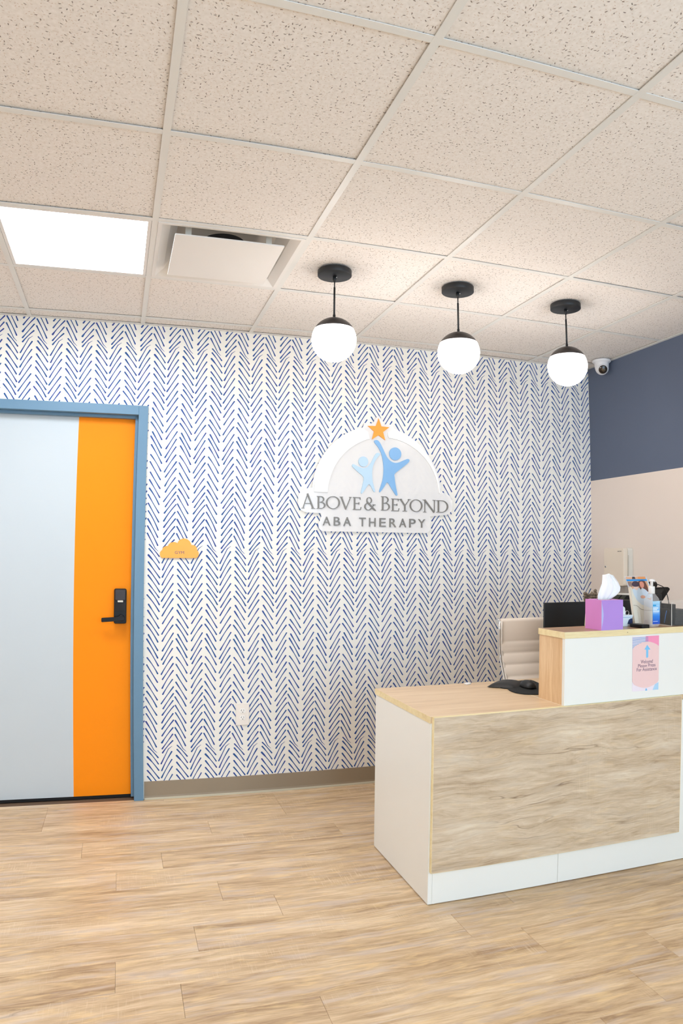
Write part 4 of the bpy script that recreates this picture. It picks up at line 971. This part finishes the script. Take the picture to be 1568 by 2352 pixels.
m = MB().prism([(2.1031, ZC+0.003), (2.1987, ZC+0.003), (2.2201, ZC+0.150), (2.1967, ZC+0.2137), (2.1902, ZC+0.2192), (2.0784, ZC+0.2192), (2.0745, ZC+0.2155), (2.0862, ZC+0.172), (2.1018, ZC+0.167)], 0, 0.004, 'y'); lean(m, YB1).build('paper', mat('leaflet_paper', (206, 214, 222), 0.5), br)
def lp_(name, pts, c, k, rs=0):
    if rs: pts = resample(pts, rs)
    m = MB().prism(pts, -0.0003*k, -0.0003*(k-1), 'y'); lean(m, YB1).build(name, mat('photo_%d_%d_%d' % c, c, 0.45), br)
z_ = lambda a: ZC+a*0.925
lp_('photo_background', [(2.0764, z_(.2350)), (2.1896, z_(.2350)), (2.2136, z_(.150)), (2.2032, z_(.12)), (2.1161, z_(.16)), (2.0888, z_(.188))], (226, 176, 140), 1)
lp_('orange_patch', [(2.1460, z_(.2345)), (2.1889, z_(.2345)), (2.1915, z_(.222)), (2.1460, z_(.222))], (240, 160, 96), 2)
lp_('shelf_patch', [(2.0836, z_(.211)), (2.1070, z_(.211)), (2.1083, z_(.186)), (2.0888, z_(.188))], (150, 122, 112), 2)
lp_('dark_figure', [(2.1148, z_(.2345)), (2.1278, z_(.2345)), (2.1317, z_(.224)), (2.1122, z_(.224))], (64, 56, 56), 3)
lp_('blue_band', [(2.0784, z_(.2225)), (2.1941, z_(.2225)), (2.1967, z_(.2135)), (2.0810, z_(.2135))], (40, 150, 226), 4)
lp_('child_shirt', [(2.1070, z_(.176)), (2.0966, z_(.150)), (2.1135, z_(.128)), (2.1590, z_(.120)), (2.1798, z_(.130)), (2.1694, z_(.165)), (2.1512, z_(.180)), (2.1291, z_(.178))], (206, 220, 230), 2, 3)
lp_('adult_shirt', [(2.1616, z_(.182)), (2.2006, z_(.176)), (2.2136, z_(.150)), (2.2006, z_(.130)), (2.1746, z_(.135)), (2.1590, z_(.158))], (214, 226, 238), 3, 3)
lp_('child_face', [(2.1148, z_(.188)), (2.1356, z_(.192)), (2.1408, z_(.182)), (2.1330, z_(.171)), (2.1200, z_(.174))], (240, 206, 190), 4, 3)
lp_('child_hair', [(2.1057, z_(.196)), (2.1122, z_(.209)), (2.1304, z_(.213)), (2.1460, z_(.206)), (2.1473, z_(.192)), (2.1356, z_(.187)), (2.1161, z_(.187))], (72, 56, 72), 5, 3)
lp_('adult_hair', [(2.1460, z_(.2120)), (2.1694, z_(.2180)), (2.1837, z_(.2100)), (2.1954, z_(.178)), (2.1928, z_(.160)), (2.1824, z_(.170)), (2.1616, z_(.180)), (2.1538, z_(.172)), (2.1460, z_(.186))], (112, 66, 52), 4, 3)
lp_('adult_face', [(2.1512, z_(.2060)), (2.1642, z_(.2110)), (2.1746, z_(.2030)), (2.1733, z_(.187)), (2.1629, z_(.179)), (2.1525, z_(.187))], (236, 158, 136), 5, 3)
lp_('child_hands', [(2.1460, z_(.140)), (2.1590, z_(.145)), (2.1720, z_(.140)), (2.1707, z_(.131)), (2.1512, z_(.130))], (222, 166, 140), 5, 3)

# ---------------------------------------------------------------- sanitizer bottle
sb = thing('sanitizer_bottle', 'clear hand sanitizer pump bottle with blue label', 'bottle', (2.1400, -1.468, ZC))
def loft(m, secs, n=32, mi=0, e=0.45):
    """superelliptic sections: (z, rx, ry)"""
    vs = []; fs = []
    for z, rx, ry in secs:
        for i in range(n):
            a = 2*pi*i/n; vs.append((2.1400+rx*math.copysign(abs(cos(a))**e, cos(a)), -1.481+ry*math.copysign(abs(sin(a))**e, sin(a)), z))
    for j in range(len(secs)-1):
        for i in range(n): fs.append((j*n+i, j*n+(i+1) % n, (j+1)*n+(i+1) % n, (j+1)*n+i))
    m.add(vs, fs, mi, True); o = len(m.v)-len(vs)
    m.f.append([o+i for i in range(n)]); m.m.append(mi); m.sm.append(False)
    m.f.append([o+(len(secs)-1)*n+i for i in range(n)]); m.m.append(mi); m.sm.append(False)
    return m
M_clear = glassy('clear_bottle_plastic', (228, 226, 224), 0.75, 0.06, 1.5)
loft(MB(), [(ZC+.0005, .020, .020), (ZC+.004, .026, .0255), (ZC+.010, .0275, .027), (ZC+.112, .0275, .027), (ZC+.122, .0265, .0265), (ZC+.132, .021, .021), (ZC+.140, .015, .015), (ZC+.146, .0125, .0125)]).build('bottle_body', M_clear, sb)
loft(MB(), [(ZC+.004, .021, .021), (ZC+.008, .025, .025), (ZC+.028, .025, .025)]).build('gel', glassy('clear_gel', (236, 226, 220), 0.85, 0.1, 1.1), sb)
MB().lathe([(0.0135, 0.1455), (0.0142, 0.147), (0.0142, 0.176), (0.0130, 0.178), (0.006, 0.178)], (2.1400, -1.481, ZC), 28).build('collar', mat('frosted_white_cap', (240, 236, 230), 0.35), sb)
M_pump = mat('white_pump', (246, 242, 238), 0.35)
MB().lathe([(0.0065, 0.178), (0.0065, 0.198), (0.010, 0.200), (0.010, 0.2085), (0.001, 0.209)], (2.1400, -1.481, ZC), 24).tube([(2.1400, -1.481, ZC+.2035), (2.1600, -1.462, ZC+.2040), (2.1730, -1.459, ZC+.2025), (2.1770, -1.458, ZC+.197)], [.0055, .0050, .0045, .0038], 10).build('pump_head', M_pump, sb)
def label_mat():
    m, N, K, b = node_mat('blue_label'); tc = N.new('ShaderNodeTexCoord'); sp = N.new('ShaderNodeSeparateXYZ'); K.new(tc.outputs['Generated'], sp.inputs[0])
    r = ramp(N, [(0.0, (10, 70, 190)), (0.35, (30, 130, 226)), (0.6, (126, 190, 240)), (1.0, (176, 220, 244))]); K.new(sp.outputs['Z'], r.inputs[0]); K.new(r.outputs['Color'], b.inputs['Base Color']); b.inputs['Roughness'].default_value = 0.4
    return m
LY = -1.5090
lb = MB().box(2.1215, 2.1615, LY-0.0010, LY-0.0002, ZC+0.014, ZC+0.114).build('label', label_mat(), sb)
M_wp = mat('white_print', (238, 246, 252), 0.5)
m = MB()
for z, w in ((.084, .028), (.077, .022), (.070, .034), (.064, .032), (.026, .026)):
    q_ = 0.0014*(1.4 if z != .064 and z != .026 else .5)
    MB().box(2.1235, 2.1235+w, LY-0.0014, LY-0.0011, ZC+z-q_, ZC+z+q_).build('print_line', M_wp, lb)
MB().box(2.1225, 2.1400, LY-0.0014, LY-0.0011, ZC+.092, ZC+.099).box(2.1225, 2.1600, LY-0.0014, LY-0.0011, ZC+.1005, ZC+.1015).build('label_block', mat('cyan_print', (44, 160, 216), 0.5), lb)

# ---------------------------------------------------------------- clear organizer
M_acr = glassy('clear_acrylic', (236, 236, 232), 0.96, 0.05, 1.3); M_acre = mat('bright_acrylic_edge', (226, 222, 212), 0.2)
ax0, ax1, ay0, ay1, az1 = 2.2370, 2.520, -1.4995, -1.4000, ZC+0.106
og = thing('acrylic_organizer', 'clear acrylic tray box holding black items at the right counter end', 'organizer', ((ax0+ax1)/2, -1.45, ZC))
m = MB(); t_ = 0.0025
m.box(ax0, ax1, ay0, ay1, ZC+0.0005, ZC+0.003).box(ax0, ax1, ay0, ay0+t_, ZC+0.003, az1).box(ax0, ax1, ay1-t_, ay1, ZC+0.003, az1).box(ax0, ax0+t_, ay0+t_, ay1-t_, ZC+0.003, az1).box(ax1-t_, ax1, ay0+t_, ay1-t_, ZC+0.003, az1)
m.build('clear_box', M_acr, og)
m = MB(); m.box(ax0-0.0005, ax0+t_, ay0-0.0004, ay0, ZC+0.0005, az1).box(ax0, ax1, ay0, ay0+t_, az1, az1+0.0008).box(ax0, ax0+t_, ay0, ay1, az1, az1+0.0008).box(ax0, ax1, ay1-t_, ay1, az1, az1+0.0008).box(ax0-0.0004, ax0, ay0, ay1, ZC+0.0005, ZC+0.0025)
m.build('edges', M_acre, og)
it = MB().prism([(-1.482, ZC+.0034), (-1.408, ZC+.0034), (-1.406, ZC+.050), (-1.412, ZC+.070), (-1.425, ZC+.078), (-1.462, ZC+.078), (-1.478, ZC+.070), (-1.486, ZC+.050)], 2.2440, 2.2605, 'x').build('pouch', mat('black_pouch', (24, 24, 26), 0.5), bevel=0.003)
tag(it, 'black rounded pouch with loop at the left end inside the clear organizer', 'pouch')
MB().tube([(2.250, -1.445+0.016*cos(a), ZC+.077+0.010*sin(a)) for a in [pi*i/12 for i in range(13)]], 0.0018, 8).build('loop', M_black, it)
MB().tube([(2.2425, -1.462, ZC+.066), (2.2425, -1.448, ZC+.010)], 0.0015, 6).build('blue_cord', mat('blue_cord', (50, 120, 190), 0.5), it)
ck = MB()
for i in range(13):
    o_ = 0.0015*((i*7) % 5)
    ck.box(2.268+o_, 2.352-o_*.5, -1.492+o_*.6, -1.412-o_, ZC+.0036+.0052*i, ZC+.0036+.0052*i+.0046)
cko = ck.build('card_stack', mat('black_card', (38, 36, 34), 0.6))
tag(cko, 'tall stack of black cards inside the clear organizer', 'cards')
dv = MB().box(2.262, 2.2665, -1.494, -1.406, ZC+.0036, ZC+.096).build('divider_card', M_dark); tag(dv, 'upright dark divider between pouch and cards in the organizer', 'divider')
# white wall plate seen through the organizer + black knob behind
kn = MB().lathe([(0.001, 0), (0.016, 0), (0.017, 0.004), (0.017, 0.020), (0.014, 0.024), (0.001, 0.024)], (2.62, -1.37, ZC), 24).lathe([(0.012, 0.024), (0.012, 0.058)], (2.62, -1.37, ZC), 20).lathe([(0.001, 0.058), (0.0215, 0.058), (0.0225, 0.061), (0.0225, 0.073), (0.020, 0.076), (0.001, 0.076)], (2.62, -1.37, ZC), 24).build('desk_stamp', M_black)
tag(kn, 'black round-topped desk stamp behind the clear organizer', 'stamp')

# ---------------------------------------------------------------- dried plant
pl = thing('dried_plant', 'tuft of brown dried flower heads rising behind the black monitor', 'plant', (2.205, -0.955, ZT))
MB().lathe([(0.030, 0), (0.040, 0.10), (0.042, 0.11), (0.038, 0.11), (0.034, 0.10)], (2.205, -0.955, ZT+0.0005), 24).build('pot', mat('grey_pot', (120, 116, 110), 0.6), pl)
random.seed(12)
stm = MB(); hd = MB()
heads = []
for i in range(15):
    hx = 2.170+0.0052*i+random.uniform(-.003, .003); hy = -0.955+random.uniform(-.018, .018); hz = 1.156+random.uniform(0, .014)+(0.016 if i > 12 else 0)
    stm.tube(resample([(2.205+random.uniform(-.01, .01), -0.955, ZT+0.09), ((2.205+hx)/2, (hy-0.955)/2, 0.98), (hx, hy, hz-0.012)], 3, False), 0.0012, 5)
    for k in range(3):
        hd.lathe([(0.0006, -0.008), (0.0060, -0.004), (0.0072, 0.0), (0.0055, 0.005), (0.0006, 0.009)], (hx+random.uniform(-.002, .002), hy, hz-0.013*k), 10)
stm.build('stems', mat('dry_stem', (120, 100, 78), 0.8), pl)
o = hd.build('flower_heads', mat('brown_flower', (128, 112, 94), 0.9, var=0.35, nscale=120), pl); o['kind'] = 'stuff'

# ---------------------------------------------------------------- wall dispenser
M_disp = mat('cream_dispenser', (233, 219, 200), 0.4); M_disp2 = mat('pale_dispenser_side', (222, 216, 204), 0.4)
wd = thing('soap_dispenser', 'cream wall-mounted dispenser with key lock on the right wall', 'dispenser', (XR, -0.32, 1.28))
dx = XR-0.072; dy0, dy1, dz0, dz1 = -0.4240, -0.2260, 1.170, 1.4050
MB().prism(rrect(dy0, dy1, dz0, dz1, 0.014), XR-0.040, XR-0.0005, 'x').build('rear_housing', M_disp2, wd, bevel=0.002)
fc = MB().prism(rrect(dy0+0.001, dy1-0.001, dz0+0.001, dz1-0.0005, 0.014), dx, XR-0.0412, 'x').build('front_cover', M_disp, wd, bevel=0.003)
MB().lathe([(0.001, 0), (0.0070, 0), (0.0070, 0.002), (0.001, 0.002)], (dx-0.0018, -0.2445, 1.287), 20, 'x').lathe([(0.001, 0), (0.0035, 0), (0.0035, 0.0006), (0.001, 0.0006)], (dx-0.0024, -0.2445, 1.287), 12, 'x', mi=1).build('key_lock', [M_chrome, M_black], fc)
text_mesh('lettering', 'UNICLIFE', -0.3630, -0.4020, 1.3810, 1.3865, dx, 0.0004, mat('black_print', (30, 28, 28), 0.5), fc, bold=0.01, plane='yz')
MB().box(XR-0.040, XR-0.034, dy0-0.0006, dy0, 1.20, 1.360).build('sight_slot', mat('slot_shadow', (196, 188, 172), 0.6), wd)
MB().prism([(dy0+0.01, 1.128), (dy1-0.01, 1.128), (dy1-0.01, dz0), (dy0+0.01, dz0)], XR-0.055, XR-0.0005, 'x').build('nozzle_bay', mat('grey_nozzle', (150, 140, 130), 0.6), wd)
MB().box(XR-0.085, XR-0.0005, dy0, dy1, 1.1105, 1.1275).build('drip_tray', mat('white_tray', (240, 234, 224), 0.4), wd, bevel=0.002)

# checks against stray helper meshes
